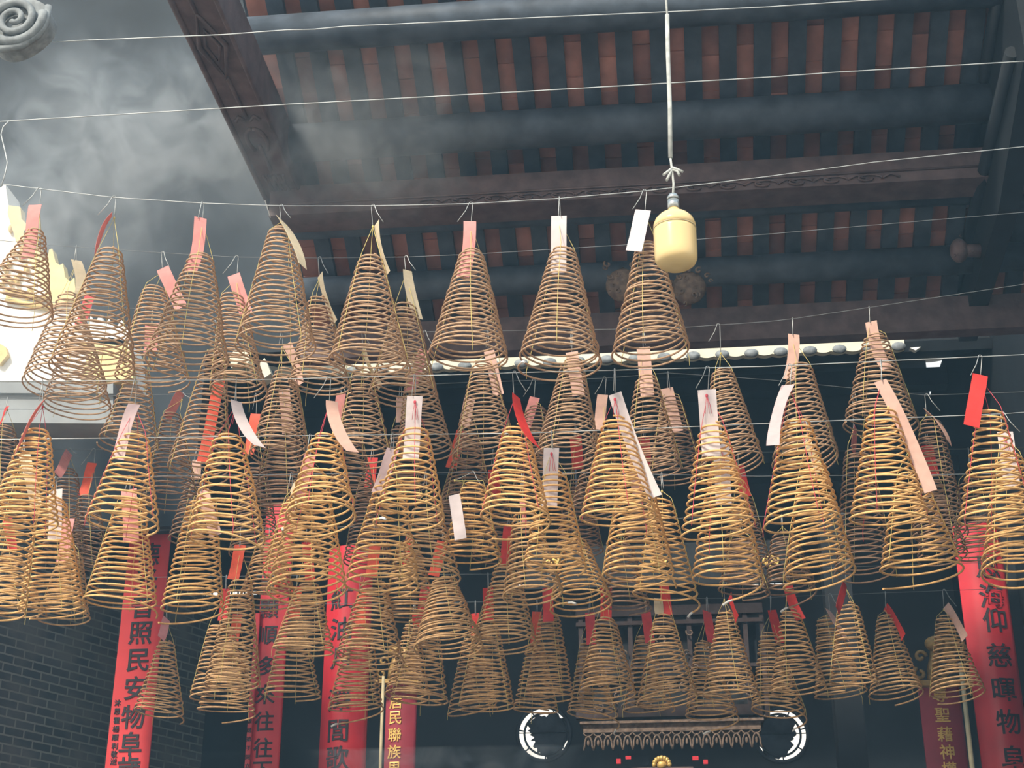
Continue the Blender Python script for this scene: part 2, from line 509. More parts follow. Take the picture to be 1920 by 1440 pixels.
# sunlit tile ends along the far eave
def eave():
    zt = EAVE_Z
    pa, pb = P(560, 700, EAVE_Y), P(1680, 655, EAVE_Y)
    o = empty('eave_tiles', (pa.x, EAVE_Y - .1, zt))
    b = MB(); x = -4.2; i = 0
    xe = pb.x
    while x < xe:
        # wavy pan / cover tile edge, each one its own rounded lip
        wd = 0.135
        pts = []
        for k in range(9):
            u = k / 8
            pts.append((x + u * wd, EAVE_Y - .12, zt + 0.045 + 0.014 * math.sin(math.pi * u)))
        low = [(x + u * wd, EAVE_Y - .12, zt - 0.045 - 0.014 * math.sin(math.pi * u)) for u in [1 - k / 8 for k in range(9)]]
        b.prism(pts + low, 0.07)
        x += wd; i += 1
    b.build('tile_lips', M['plaster'], o)
    c = MB(); x = -4.2
    while x < xe - .2:
        c.lathe([(0.001, 0), (0.066, 0), (0.066, 0.02), (0.001, 0.02)], (0, 0, 0), 12)
        base = len(c.v) - 48
        for q in range(base, len(c.v)):
            v = c.v[q]; c.v[q] = Vector((x + .21 + v.x, EAVE_Y - .135 - v.z, zt - 0.040 + v.y * .62))
        x += 0.27
    c.build('tile_ends', M['stone'], o)
    tag(o, 'sunlit wavy row of eave tiles running across behind the coils', 'roof tiles')
eave()
# white plates stand in for small bright sky gaps right of the eave
for (pts, lab) in ((((1706, 652), (1727, 650), (1717, 657)), 'small white triangle standing in for a sky gap right of the eave tiles'),
                   (((1868, 643), (1883, 642), (1884, 655), (1878, 659)), 'small white wedge standing in for a sky gap near the right edge')):
    b = MB(); b.prism([P(x, y, 13.2) for x, y in pts], 0.06)
    tag(b.build('sky_gap_plate', M['white_plaster']), lab, 'plaster')

for (pts, lab) in ((((434, 690), (430, 668), (440, 656), (462, 658), (470, 672), (462, 684), (452, 676), (444, 682)), 'pale yellow plaster scrap glinting left of the eave tiles'),
                   (((488, 700), (484, 684), (496, 671), (502, 684), (508, 700), (492, 711)), 'bright yellow plaster scrap at the left end of the eave tiles')):
    b = MB(); b.prism([P(x, y, 12.5) for x, y in pts], 0.15)
    tag(b.build('plaster_scrap', M['plaster'], None, P(pts[0][0], pts[0][1], 12.5)), lab, 'plaster')

# lintel and wall boards of the far hall front
def far_front():
    Yf = 15.5
    a = P(960, 800, Yf)
    for py, h, lab in ((745, 0.20, 'broad dark lintel just below the bright eave tiles'), (905, 0.16, 'dark cross beam low behind the honey coils'), ):
        c = P(960, py, Yf)
        b = MB(); b.quad_box(((X_L + X_R) / 2, Yf, c.z), X_R - X_L - .02, 0.2, h)
        tag(b.build('lintel_beam', M['shade_dark']), lab, 'beam')
    for px, wpx, lab in ((1585, 52, 'dark square column behind the right-hand brown coils'), (1905, 60, 'dark column at the right edge beside the red couplet board')):
        c = P(px, 1250, 13.6); wd = wpx * px_size(c)
        b = MB(); b.quad_box((c.x, 13.6 + wd / 2, 3.2), wd, wd, 6.4)
        tag(b.build('timber_column', M['shade_dark']), lab, 'column')
far_front()
# grey column above the left banner
c = P(306, 920, 13.55)
zb0 = P(306, 985, 13.55).z
b = MB(); b.quad_box((c.x, 13.69, (zb0 + 7.97) / 2), 52 * px_size(c), 0.26, 7.97 - zb0)
tag(b.build('stone_column', M['greyboard']), 'pale grey square post just above the left red banner', 'column')
# brick wall at lower left
def brick():
    a = P(-60, 1300, 12.2); dirv = Vector((math.sin(R(27)), math.cos(R(27)), 0))
    n = a + dirv * 2.2
    m = bpy.data.materials.new('stained_brick'); m.use_nodes = True
    N = m.node_tree.nodes; L = m.node_tree.links; bs = N['Principled BSDF']; bs.inputs['Roughness'].default_value = 0.9
    tc = N.new('ShaderNodeTexCoord')
    br = N.new('ShaderNodeTexBrick'); br.inputs['Scale'].default_value = 1.0
    br.inputs['Brick Width'].default_value = 0.21; br.inputs['Row Height'].default_value = 0.075; br.inputs['Mortar Size'].default_value = 0.008
    br.inputs['Color1'].default_value = (0.016, 0.018, 0.019, 1); br.inputs['Color2'].default_value = (0.042, 0.043, 0.042, 1); br.inputs['Mortar'].default_value = (0.15, 0.15, 0.135, 1)
    L.new(tc.outputs['Object'], br.inputs['Vector'])
    nz = N.new('ShaderNodeTexNoise'); nz.inputs['Scale'].default_value = 2.2; nz.inputs['Detail'].default_value = 6
    L.new(tc.outputs['Object'], nz.inputs['Vector'])
    rp = N.new('ShaderNodeValToRGB'); rp.color_ramp.elements[0].position = .44; rp.color_ramp.elements[1].position = .66
    rp.color_ramp.elements[0].color = (0, 0, 0, 1); rp.color_ramp.elements[1].color = (1, 1, 1, 1)
    L.new(nz.outputs['Fac'], rp.inputs['Fac'])
    mx = N.new('ShaderNodeMix'); mx.data_type = 'RGBA'
    L.new(rp.outputs['Color'], mx.inputs[0]); L.new(br.outputs['Color'], mx.inputs[6]); mx.inputs[7].default_value = (0.085, 0.083, 0.074, 1)
    L.new(mx.outputs[2], bs.inputs['Base Color'])
    bp = N.new('ShaderNodeBump'); bp.inputs['Strength'].default_value = .4; bp.inputs['Distance'].default_value = .01
    L.new(br.outputs['Fac'], bp.inputs['Height']); bp.invert = True; L.new(bp.outputs[0], bs.inputs['Normal'])
    ln = 3.4; H = 6.05
    b = MB(); b.quad_box((ln / 2 - 0.6, H / 2, -0.11), ln, H, 0.22)
    o = b.build('wall_brick', m)
    # local x along the wall, local y up
    z = dirv.cross(Vector((0, 0, 1)))
    o.matrix_world = Matrix(((dirv.x, 0, z.x, a.x), (dirv.y, 0, z.y, a.y), (0, 1, 0, 0), (0, 0, 0, 1)))
    o['kind'] = 'structure'
brick()

# the sunlit gable ridge at left
def gable():
    Y = 10.6
    o = empty('gable_ridge', P(60, 715, Y))
    b = MB()
    b.prism([P(x, y, Y) for x, y in ((-140, 715), (250, 713), (249, 660), (240, 630), (222, 640), (160, 634), (140, 560), (110, 545), (92, 540), (60, 470), (44, 440), (30, 400), (16, 385), (10, 345), (0, 352), (-140, 300))], 0.3)
    b.build('ridge_wall', M['white_plaster'], o)
    for pts, nm in ((((46, 470), (44, 436), (50, 425), (56, 448), (62, 438), (66, 470), (74, 462), (80, 490), (88, 488), (92, 468), (98, 466), (104, 492), (112, 497), (118, 494), (122, 520), (132, 528), (139, 520), (143, 560), (96, 572)), 'crest_finial'),
                    (((14, 400), (16, 385), (38, 388), (40, 410), (50, 420), (52, 452), (30, 452)), 'crest_bracket'),
                    (((160, 640), (170, 592), (178, 604), (188, 590), (196, 612), (204, 597), (216, 616), (228, 600), (240, 620), (244, 650)), 'crest_teeth'),
                    (((172, 640), (205, 632), (236, 640), (246, 664), (249, 711), (150, 711)), 'ridge_panel')):
        c = MB(); c.prism([P(x, y, Y - .06) for x, y in pts], 0.10)
        c.build(nm, M['yellow_plaster'] if nm != 'crest_teeth' else M['white_plaster'], o)
    m = MB()
    for yy in (556, 572):
        m.tube([P(x, yy + (x - 60) * .22, Y - .02) for x in (12, 50, 96)], 0.025, 8)
    m.tube([P(x, 640 + 10 * math.sin(x * .05), Y - .03) for x in (150, 175, 200, 225, 246)], 0.03, 8)
    m.build('ridge_moulding', M['ochre'], o)
    s = MB()
    rnd = random.Random(3)
    for _ in range(26):
        x = rnd.uniform(4, 60); y = rnd.uniform(400 + x * 1.2, 560)
        s.ball(P(x, y, Y - .02), .02, .03, .035 * rnd.uniform(.5, 1.3), 8, 6)
    s.build('relief_leaves', M['ochre'], o)
    s = MB(); s.prism([P(x, y, Y - .05) for x, y in ((-8, 640), (10, 650), (14, 665), (0, 682), (-8, 680))], 0.08)
    s.build('ochre_block', M['ochre'], o)
    tag(o, 'sun-bleached gable ridge with jagged crest at the left edge', 'roof ridge')
    b = MB()
    o2 = empty('grey_fascia', P(60, 752, Y - .1))
    for y0, y1, dy in ((716, 736, 0.0), (738, 766, .04), (767, 792, .0)):
        b.prism([P(-140, y0, Y - .1 + dy), P(212, y0 + 2, Y - .1 + dy), P(212, y1 + 2, Y - .1 + dy), P(-140, y1, Y - .1 + dy)], 0.3)
    b.build('fascia_boards', M['greyboard'], o2)
    tag(o2, 'pale grey stepped fascia board below the sunlit gable ridge', 'board')
gable()
# carved brackets dim in the roof
def carved_lump(name, px, py, wpx, hpx, Y, n, seed, label, m='carve', arm=((0, .16, .16), (0, .34, .30))):
    rnd = random.Random(seed); c = P(px, py, Y); k = px_size(c)
    b = MB()
    b.ball(c, wpx * .34 * k, .08, hpx * .34 * k, 14, 9)
    for i in range(n):
        a = rnd.uniform(0, 2 * math.pi); q = rnd.uniform(.2, .95)
        x = math.cos(a) * q * wpx / 2 * k; z = math.sin(a) * q * hpx / 2 * k
        r0 = rnd.uniform(.07, .16) * wpx * k * .5
        pts = [c + Vector((x + r0 * (1 - t / 7) * math.cos(t + a), -.07, z + r0 * (1 - t / 7) * math.sin(t + a))) for t in [j * .55 for j in range(11)]]
        b.tube(pts, r0 * .30, 6)
    b.tube([c] + [c + Vector(a) for a in arm], .05, 8)
    o = b.build(name, M[m], None, c)
    tag(o, label, 'carving')
carved_lump('carved_bracket', 1168, 535, 96, 100, 9.98, 16, 2, 'dim carved wooden bracket behind the highest coils, left of the yellow lamp')
carved_lump('carved_bracket', 1292, 540, 96, 96, 9.98, 16, 3, 'dim carved wooden bracket right below the yellow lamp')
carved_lump('carved_bracket', 1798, 470, 50, 70, 9.98, 10, 4, 'dim reddish carved knob at right below the tile rows', 'redwood', ((xg - P(1798, 470, 9.98).x, 0, -.01),))
# ------------------------------------------------------------------ couplet boards with lettering
def glyphs(text, size, bold=0.012):
    """flat outline meshes of the characters of a column, each centred on (0,0)"""
    out = []
    for ch in text:
        cu = bpy.data.curves.new('glyph', 'FONT'); cu.body = ch; cu.size = size
        cu.extrude = 0.004; cu.offset = bold * size; cu.resolution_u = 3
        ob = bpy.data.objects.new('glyph', cu); COL.objects.link(ob)
        dg = bpy.context.evaluated_depsgraph_get()
        me = bpy.data.meshes.new_from_object(ob.evaluated_get(dg))
        vs = [v.co.copy() for v in me.vertices]; fs = [list(p.vertices) for p in me.polygons]
        bpy.data.objects.remove(ob); bpy.data.curves.remove(cu); bpy.data.meshes.remove(me)
        if vs:
            cx = (min(v.x for v in vs) + max(v.x for v in vs)) / 2; cy = (min(v.y for v in vs) + max(v.y for v in vs)) / 2
            vs = [Vector((v.x - cx, v.y - cy, v.z)) for v in vs]
        out.append((vs, fs))
    return out

def board(name, px_l, px_r, py_ref, py_top, Y, bulge, m, label, cols, z_bot=1.2, slant=0.0):
    """a hanging board; cols: (text, [py...], size_px, px offset at py, material)"""
    pl, pr = P(px_l, py_ref, Y), P(px_r, py_ref, Y)
    xc = (pl.x + pr.x) / 2; w = pr.x - pl.x
    zt = P((px_l + px_r) / 2, py_top, Y).z
    o = empty(name, (xc, Y, zt))
    def surf(x): return Y - bulge * (1 - ((x - xc) / (w / 2)) ** 2) if bulge else Y
    n = 14 if bulge else 4
    b = MB(); rows = []
    for i in range(2):
        z = (zt, z_bot)[i]
        rows.append([(xc - w / 2 + w * k / n, surf(xc - w / 2 + w * k / n), z) for k in range(n + 1)] +
                    [(xc + w / 2 - w * k / n, surf(xc + w / 2 - w * k / n) + .025, z) for k in range(n + 1)])
    r0 = [list(map(Vector, rows[0] + rows[0][:1])), list(map(Vector, rows[1] + rows[1][:1]))]
    b.grid(r0)
    m0 = len(b.v); k = len(rows[0])
    for i in range(n):
        for zz, rw in ((0, rows[0]), (1, rows[1])):
            q = len(b.v)
            for p in (rw[i], rw[i + 1], rw[k - 2 - i], rw[k - 1 - i]): b.v.append(Vector(p))
            b.f.append([q, q + 1, q + 2, q + 3] if zz else [q + 3, q + 2, q + 1, q]); b.s.append(False)
    b.build('board', m, o)
    for ti, (text, pys, spx, pxs, tm) in enumerate(cols):
        for (vs, fs), py, px in zip(glyphs(text, 1.0), pys, pxs):
            g = MB()
            c = P(px, py, Y); s = spx * px_size(c) * 1.08
            base = len(g.v)
            for v in vs:
                x = c.x + v.x * s + slant * v.y * s
                g.v.append(Vector((x, surf(max(xc - w / 2, min(xc + w / 2, x))) - .004 - v.z, c.z + v.y * s)))
            for f in fs: g.f.append([base + i for i in f]); g.s.append(False)
            if g.v: g.build('character', tm, o)
    tag(o, label, 'banner')
    return o, xc, w, zt

def lin(y0, x0, y1, x1, ys): return [x0 + (x1 - x0) * (y - y0) / (y1 - y0) for y in ys]
ys = [1040, 1088, 1137, 1187, 1238, 1290, 1344, 1395, 1440]
ys2 = [1318, 1334, 1351, 1367, 1383, 1399, 1414, 1428]
B1, x1, w1, z1 = board('couplet_banner', 224, 302, 1187, 974, 13.0, 0.0, M['paper_red'],
    'bright red paper banner with black characters left, beside the brick wall',
    [('德光普照民安物阜歲', ys, 44, lin(1187, 264, 1395, 245, ys), M['ink']),
     ('沐恩霍楊順利敬送', ys2, 12, lin(1318, 221, 1428, 213, ys2), M['ink'])])
ys = [1096, 1143, 1192, 1250, 1303, 1353, 1403, 1446]
ys2 = [1352, 1369, 1386, 1403, 1420, 1436]
board('couplet_board', 476, 531, 1300, 948, 13.1, 0.02, M['banner'],
    'red wooden couplet board with black characters, second from the left',
    [('護顯順多來往往下', ys, 36, lin(1143, 505, 1403, 494, ys), M['ink'])])
board('side_strip', 464, 473, 1360, 1150, 13.05, 0.0, M['banner'],
    'narrow dull red strip along the left side of the second red board',
    [('敬送弟子同立', ys2, 9, lin(1352, 468, 1436, 464, ys2), M['ink'])])
ys = [1128, 1185, 1240, 1318, 1375, 1425]
board('couplet_board', 604, 690, 1300, 1030, 13.1, 0.12, M['banner'],
    'glossy bright red curved couplet board with black characters, third from left',
    [('紅油月澤閭歌', ys, 42, lin(1128, 645, 1425, 637, ys), M['ink'])])
ys = [1318, 1347, 1379, 1411, 1442]
board('couplet_board', 722, 780, 1370, 1282, 13.2, 0.03, M['banner_dark'],
    'maroon board with small gilt characters left of centre',
    [('居民聯族男', ys, 25, lin(1318, 743, 1442, 739, ys), M['gilt'])])
ys = [1068, 1122, 1167, 1233, 1297, 1357, 1425]
board('couplet_board', 1824, 1916, 1300, 985, 13.2, 0.09, M['banner'],
    'glossy bright red curved couplet board with black characters at the right edge',
    [('恩海仰慈暉物阜', ys, 45, lin(1122, 1856, 1425, 1897, ys), M['ink'])])
ys = [1304, 1342, 1378, 1411, 1444]
board('couplet_board', 1730, 1808, 1370, 1288, 13.1, 0.03, M['banner_dark'],
    'maroon board with gilt characters and carved gilt top at lower right',
    [('尊聖藉神權', ys, 27, lin(1304, 1761, 1444, 1779, ys), M['gilt'])])
# hook over the left banner
h = MB(); c = P(314, 966, 13.012); k = px_size(c)
h.tube([c + Vector((x * k, -.02, y * k)) for x, y in ((0, -22), (-8, -26), (-12, -14), (0, 0), (5, 10), (-4, 22), (-18, 28))], 0.006, 6)
tag(h.build('banner_hook', M['timber'], None, c), 'dark wire hook holding the top of the left red banner', 'hook')
# carved gilt crest over the maroon boards
def crest(px, py, sc, Y, label, seed):
    c = P(px, py, Y); k = px_size(c) * sc
    o = empty('gilt_crest', c)
    b = MB()
    def V(x, y, d=0): return c + Vector((x * k, d, y * k))
    b.tube([V(-8, -40), V(-6, -20), V(0, 0), V(4, 18)], 10 * k, 8)
    b.ball(V(4, 28, -.02), 20 * k, 14 * k, 15 * k, 14, 9)
    b.ball(V(26, 24), 18 * k, 10 * k, 18 * k)
    b.build('crest_figure', M['giltdull'], o)
    for (cx, cy, r, st, tn) in ((-26, 4, 11, 0, 1), (-30, -28, 12, 2, 1), (26, -4, 12, 3, -1), (46, 20, 10, 1, -1), (44, -18, 13, 2, 1), (12, -26, 9, 1, -1)):
        pts = [V(cx + r * (1 - t / 9) * math.cos(tn * t + st), cy + r * (1 - t / 9) * math.sin(tn * t + st), -.03) for t in [j * .5 for j in range(13)]]
        s = MB(); s.tube(pts, 3.6 * k, 8); s.build('crest_scroll', M['giltdull'], o)
    l = MB(); l.quad_box(V(8, -46), 110 * k, .08, 10 * k)
    l.build('crest_base', M['giltdull'], o)
    tag(o, label, 'carving')
crest(1752, 1236, 1.0, 13.0, 'gilt carved scroll ornament on top of the right maroon board', 1)
crest(740, 1244, .75, 13.1, 'dim gilt carved ornament on top of the left maroon board', 2)
def pole(px0, py0, px1, py1, Y, r, label):
    a, b2 = P(px0, py0, Y), P(px1, py1, Y)
    d = (b2 - a); e = a + d * (a.z / -d.z if d.z else 1)
    b = MB(); b.tube([a, a.lerp(e, .33), a.lerp(e, .66), e], r, 10)
    tag(b.build('bamboo_pole', M['bamboo'], None, e), label, 'pole', 'bamboo poles')
pole(1801, 1243, 1823, 1440, 12.75, .019, 'tan bamboo pole leaning by the right maroon board')
pole(719, 1268, 713, 1440, 12.75, .013, 'tan bamboo pole standing left of the dark maroon board with gilt characters')

# ------------------------------------------------------------------ altar canopy and trimmings
def canopy():
    Y = 14.6
    a, b2 = P(1094, 1385, Y), P(1428, 1385, Y)
    k = px_size(a)
    o = empty('altar_canopy', P(1260, 1360, Y))
    m = MB()
    zt = P(1260, 1356, Y).z; zm = P(1260, 1371, Y).z; zl = P(1260, 1404, Y).z
    m.quad_box(((a.x + b2.x) / 2, Y + .17, (zt + zm) / 2), b2.x - a.x, .36, zt - zm)
    m.quad_box(((a.x + b2.x) / 2, Y + .1, zt + .012), b2.x - a.x + .06, .30, .024)
    m.build('canopy_board', M['carve'], o)
    n = 18; w = (b2.x - a.x) / n
    for i in range(n):
        x = a.x + w * (i + .5)
        f = MB()
        H = zm - zl
        f.tube([(x - w * .5, Y, zl), (x - w * .38, Y, zl + H * .25), (x - w * .36, Y, zl + H * .5), (x - w * .2, Y, zl + H * .72), (x, Y, zl + H * .80), (x + w * .2, Y, zl + H * .72), (x + w * .36, Y, zl + H * .5), (x + w * .38, Y, zl + H * .25), (x + w * .5, Y, zl)], .010, 6)
        f.tube([(x - w * .5, Y, zm), (x - w * .3, Y, zl + H * .85), (x, Y, zl + H * .78)], .007, 6)
        f.tube([(x + w * .5, Y, zm), (x + w * .3, Y, zl + H * .85), (x, Y, zl + H * .78)], .007, 6)
        f.ball((x, Y, zl + H * .42), .014, .01, .03, 8, 6)
        f.build('fretwork_drop', M['carve'], o)
    tag(o, 'carved brown altar canopy edge with a row of fretwork drops, bottom centre', 'canopy')
    # screen behind the lower coils
    s = empty('carved_screen', P(1300, 1250, Y + .4))
    q = MB()
    for py, h in ((1150, 20), (1172, 8), (1338, 20), (1255, 7)):
        l, r2 = P(1080, py, Y + .4), P(1430, py, Y + .4)
        q.quad_box(((l.x + r2.x) / 2, Y + .42, l.z), r2.x - l.x, .08, h * k)
    for px in (1088, 1180, 1290, 1395, 1426):
        t, bt = P(px, 1140, Y + .4), P(px, 1345, Y + .4)
        q.quad_box((t.x, Y + .43, (t.z + bt.z) / 2), .045, .06, t.z - bt.z)
        if px in (1180, 1395):
            q.tube([(t.x, Y + .43, t.z - .02), (t.x, 15.45, P(960, 905, 15.5).z)], .01, 6)
    q.build('screen_frame', M['shade_red'], s)
    g = MB(); rnd = random.Random(8)
    for i in range(46):
        x, y = rnd.uniform(1095, 1420), rnd.uniform(1182, 1330)
        c = P(x, y, Y + .36); r0 = rnd.uniform(.03, .06)
        st = rnd.uniform(0, 6.3)
        g.tube([c + Vector((r0 * (1 - t / 8) * math.cos(t + st), 0, r0 * (1 - t / 8) * math.sin(t + st))) for t in [j * .6 for j in range(10)]], .009, 5)
    g.build('screen_carving', M['carve'], s)
    bp = MB(); l, r2 = P(1085, 1170, Y + .5), P(1428, 1340, Y + .5)
    bp.quad_box(((l.x + r2.x) / 2, Y + .56, (l.z + r2.z) / 2), r2.x - l.x, .05, l.z - r2.z)
    bp.build('screen_panel', M['shade_dark'], s)
    tag(s, 'dim carved screen frame behind the lowest coils above the canopy', 'screen')
    # tassels, gilt knots and red blocks under the canopy
    for px, py, w2, h2, lab in ((1178, 1421, 10, 6, 'small red block under the canopy, left of the middle one'), (1304, 1422, 11, 7, 'small red block under the right half of the canopy'),
                            (1323, 1429, 8, 8, 'small red block under the canopy, farthest right'), (1160, 1428, 8, 9, 'small red block under the canopy, farthest left')):
        c = P(px, py, 14.5); b = MB(); b.quad_box(c, w2 * k, .04, h2 * k)
        rb_ = b.build('red_block', M['banner'], None, c)
        cd = MB(); cd.tube([c, (c.x, 14.62, P(px, 1364, 14.6).z)], .0012, 4); cd.build('cord', M['shade_dark'], rb_, c)
        tag(rb_, lab, 'ornament', 'red blocks under the canopy')
    c = P(1241, 1434, 14.5); b = MB()
    for i in range(9):
        a2 = math.pi * i / 8
        b.ball(c + Vector((14 * k * math.cos(a2), -.01, 12 * k * math.sin(a2))), .022, .02, .026, 8, 6)
    b.ball(c, .05, .03, .04, 10, 7)
    go = b.build('gilt_ornament', M['gilt'], None, c)
    cd = MB(); cd.tube([c, (c.x, 14.62, P(1241, 1364, 14.6).z)], .0012, 4); cd.build('cord', M['shade_dark'], go, c)
    tag(go, 'small shining gilt crown at bottom centre below the canopy', 'ornament')
    c0, c1 = P(1183, 1440, 14.6), P(1300, 1440, 14.6)
    b = MB(); b.quad_box(((c0.x + c1.x) / 2, 14.64, c0.z - .03), c1.x - c0.x, .05, .07)
    tag(b.build('altar_sign', M['redwood']), 'dull red board edge at bottom centre behind the gilt crown', 'board')
canopy()
# three gilt characters-like knots on the dark plaque behind the coils
def knots():
    Y = 13.625
    for px, lab in ((1034, 'gilt flower knot glinting behind the coils, leftmost of three'), (1236, 'gilt flower knot glinting behind the coils, middle of three'), (1446, 'gilt flower knot in the open gap right of centre')):
        c = P(px, 1053, Y); k = px_size(c); b = MB()
        for q in range(5):
            a = q * 1.257 + .4
            b.tube([c + Vector(((9 * math.cos(a) + 6 * math.cos(t)) * k, -.01, (5 * math.sin(a) + 6 * math.sin(t)) * k)) for t in [j * .8 for j in range(8)]], 2.6 * k, 6, closed=True)
        b.ball(c, 6 * k, .02, 5 * k, 8, 6)
        tag(b.build('gilt_knot', M['gilt'], None, c), lab, 'ornament', 'gilt knots on the dark plaque')
    p0, p1 = P(985, 1035, Y), P(1480, 1078, Y)
    b = MB(); b.quad_box(((p0.x + p1.x) / 2, Y + .06, (p0.z + p1.z) / 2), p1.x - p0.x, .05, abs(p0.z - p1.z) + .1)
    o = empty('dark_plaque', ((p0.x + p1.x) / 2, Y, (p0.z + p1.z) / 2))
    b.build('plaque_board', M['shade_dark'], o)
    for q in (.2, .8):
        h = MB(); x = p0.x + (p1.x - p0.x) * q
        h.tube([(x, Y + .06, p0.z), (x, Y + .06, EAVE_Z + .17)], .006, 5); h.build('hanger_rod', M['timber'], o)
    tag(o, 'dark horizontal plaque carrying gilt knots behind the coils', 'board')
knots()
# red rosette on the second board
c = P(527, 1082, 13.06); k = px_size(c); b = MB(); rnd = random.Random(4)
for i in range(40):
    b.ball(c + Vector((rnd.gauss(0, 9) * k, rnd.uniform(-.03, .02), rnd.gauss(-2, 14) * k)), 4 * k, 4 * k, 3.4 * k, 7, 5)
tag(b.build('red_rosette', TAGM['o'], None, c), 'orange-red paper flower cluster on the second red board', 'flower')

# ------------------------------------------------------------------ pendant lamp
def lamp():
    Y = 5.0
    c = P(1266, 450, Y); k = px_size(c)
    xy = Vector((c.x, Y, 0))
    def Z(py): return P(1266, py, Y).z
    o = empty('pendant_lamp', (c.x, Y, Z(505)))
    zb, zt = Z(492), Z(392)
    S = (zt - zb)
    r = 40 * k
    b = MB()
    b.lathe([(r * .25, zb - .018), (r * .70, zb - .015), (r * .90, zb - .003), (r * .985, zb + .012), (r, zb + S * .16), (r * 1.005, zb + S * .55), (r * 1.0, zb + S * .60)], xy, 40)
    b.build('lamp_bowl', M['lampbody'], o)
    b = MB()
    b.lathe([(r * 1.015, zb + S * .605), (r * .99, zb + S * .70), (r * .90, zb + S * .785), (r * .70, zb + S * .865), (r * .45, zb + S * .915), (r * .29, zb + S * .95), (r * .26, zb + S)], xy, 40)
    b.build('lamp_shoulder', M['lampbody'], o)
    b = MB(); b.lathe([(r * 1.02, zb + S * .597), (r * 1.02, zb + S * .612)], xy, 40)
    b.build('seam_ring', M['bamboo'], o)
    b = MB(); z0 = zt
    b.lathe([(r * .28, z0), (r * .28, z0 + .036)], xy, 24); b.lathe([(r * .25, z0 + .036), (r * .25, z0 + .04)], xy, 24)
    b.lathe([(r * .29, z0 + .04), (r * .29, z0 + .050), (r * .20, z0 + .062), (r * .08, z0 + .068)], xy, 24)
    b.build('lamp_socket', M['chrome'], o)
    # flex, branching knot, conduit
    p_sock = Vector((c.x, Y, z0 + .06)); kn = P(1260, 318, Y); ct = P(1257, 296, Y)
    b = MB(); b.tube([p_sock, P(1263, 345, Y), kn, ct], .0045, 8)
    b.build('flex', M['conduit'], o)
    b = MB()
    for pts in (((1260, 314), (1268, 317), (1280, 322)), ((1260, 316), (1252, 322), (1244, 328)), ((1262, 318), (1270, 321), (1274, 329)), ((1260, 318), (1254, 330), (1250, 338))):
        b.tube([P(x, y, Y - .01 * i) for i, (x, y) in enumerate(pts)], .0055, 7)
    b.build('wire_ends', M['conduit'], o)
    b = MB(); b.tube([ct, P(1256, 200, Y), P(1252, 90, Y), P(1251, 28, Y)], .0085, 12)
    b.build('conduit', M['conduit'], o)
    b = MB(); b.tube([P(1251, 30, Y), P(1249, 0, Y), P(1246, -140, Y)], .0045, 8)
    b.build('cable', M['conduit'], o)
    tag(o, 'unlit yellow bottle-shaped pendant lamp hanging from a long pale cable', 'lamp')
lamp()
# ------------------------------------------------------------------ wires
ROW = {  # row: (Y, wire in view, label)
 'W1': (6.6, [(60, 80), (200, 74), (420, 65), (540, 56), (590, 55), (640, 50), (960, 35), (1260, 22), (1440, 13), (1620, 1), (1920, -14)], 'topmost pale wire crossing near the upper frame edge'),
 'W2': (7.1, [(-120, 236), (30, 226), (500, 198), (960, 173), (1440, 145), (1560, 136), (1920, 115), (2000, 108)], 'pale wire crossing in front of the long tile strips'),
 'A': (7.8, [(-120, 322), (0, 345), (210, 370), (380, 381), (530, 386), (700, 386), (880, 382), (1050, 372), (1210, 358), (1440, 331), (1640, 304), (1920, 275), (2000, 255)], 'sagging wire carrying the highest row of coils'),
 'B': (8.75, [(-120, 440), (100, 460), (305, 474), (440, 482), (600, 484), (760, 482), (880, 477), (1160, 460), (1440, 439), (1920, 398), (2000, 385)], 'thin wire just below and behind the highest one'),
 'E': (9.6, [(-120, 545), (0, 560), (285, 581), (480, 618), (560, 627), (800, 622), (1250, 616), (1440, 603), (1485, 598), (1640, 575), (1920, 533), (2000, 512)], 'thin wire rising right past the bright eave tiles'),
 'C': (8.0, [(-120, 722), (0, 715), (480, 712), (840, 703), (960, 699), (1440, 687), (1920, 665), (2000, 655)], 'straight grey wire carrying the front honey coils'),
 'N': (10.2, [(-120, 752), (0, 748), (480, 735), (880, 717), (1135, 709), (1252, 699), (1440, 712), (1735, 741), (1920, 735), (2000, 730)], 'dim slack wire behind the front honey coils'),
 'F': (8.55, [(-120, 832), (0, 824), (480, 818), (1000, 812), (1300, 800), (1440, 794), (1880, 776), (2000, 768)], 'straight wire carrying the second honey row'),
 'V': (10.9, [(-120, 846), (0, 843), (200, 843), (660, 842), (1290, 850), (1800, 842), (2000, 838)], 'low dim wire carrying small brown coils behind the honey ones'),
 'G': (9.05, [(-120, 905), (0, 898), (480, 890), (1000, 885), (1420, 893), (1920, 888), (2000, 885)], 'low wire carrying the third honey row'),
 'H': (10.5, [(-120, 1000), (0, 995), (480, 993), (960, 978), (1440, 968), (1920, 952), (2000, 948)], 'wire behind carrying the half-hidden tan coils'),
 'D': (11.4, [(-120, 1095), (0, 1086), (480, 1080), (960, 1076), (1440, 1068), (1920, 1052), (2000, 1046)], 'wire carrying the upper of the two lowest brown rows'),
 'K': (12.0, [(-120, 1146), (0, 1140), (480, 1134), (960, 1128), (1440, 1120), (1780, 1107), (1920, 1103), (2000, 1098)], 'wire carrying the very lowest brown row'),
}
WR = 0.0028
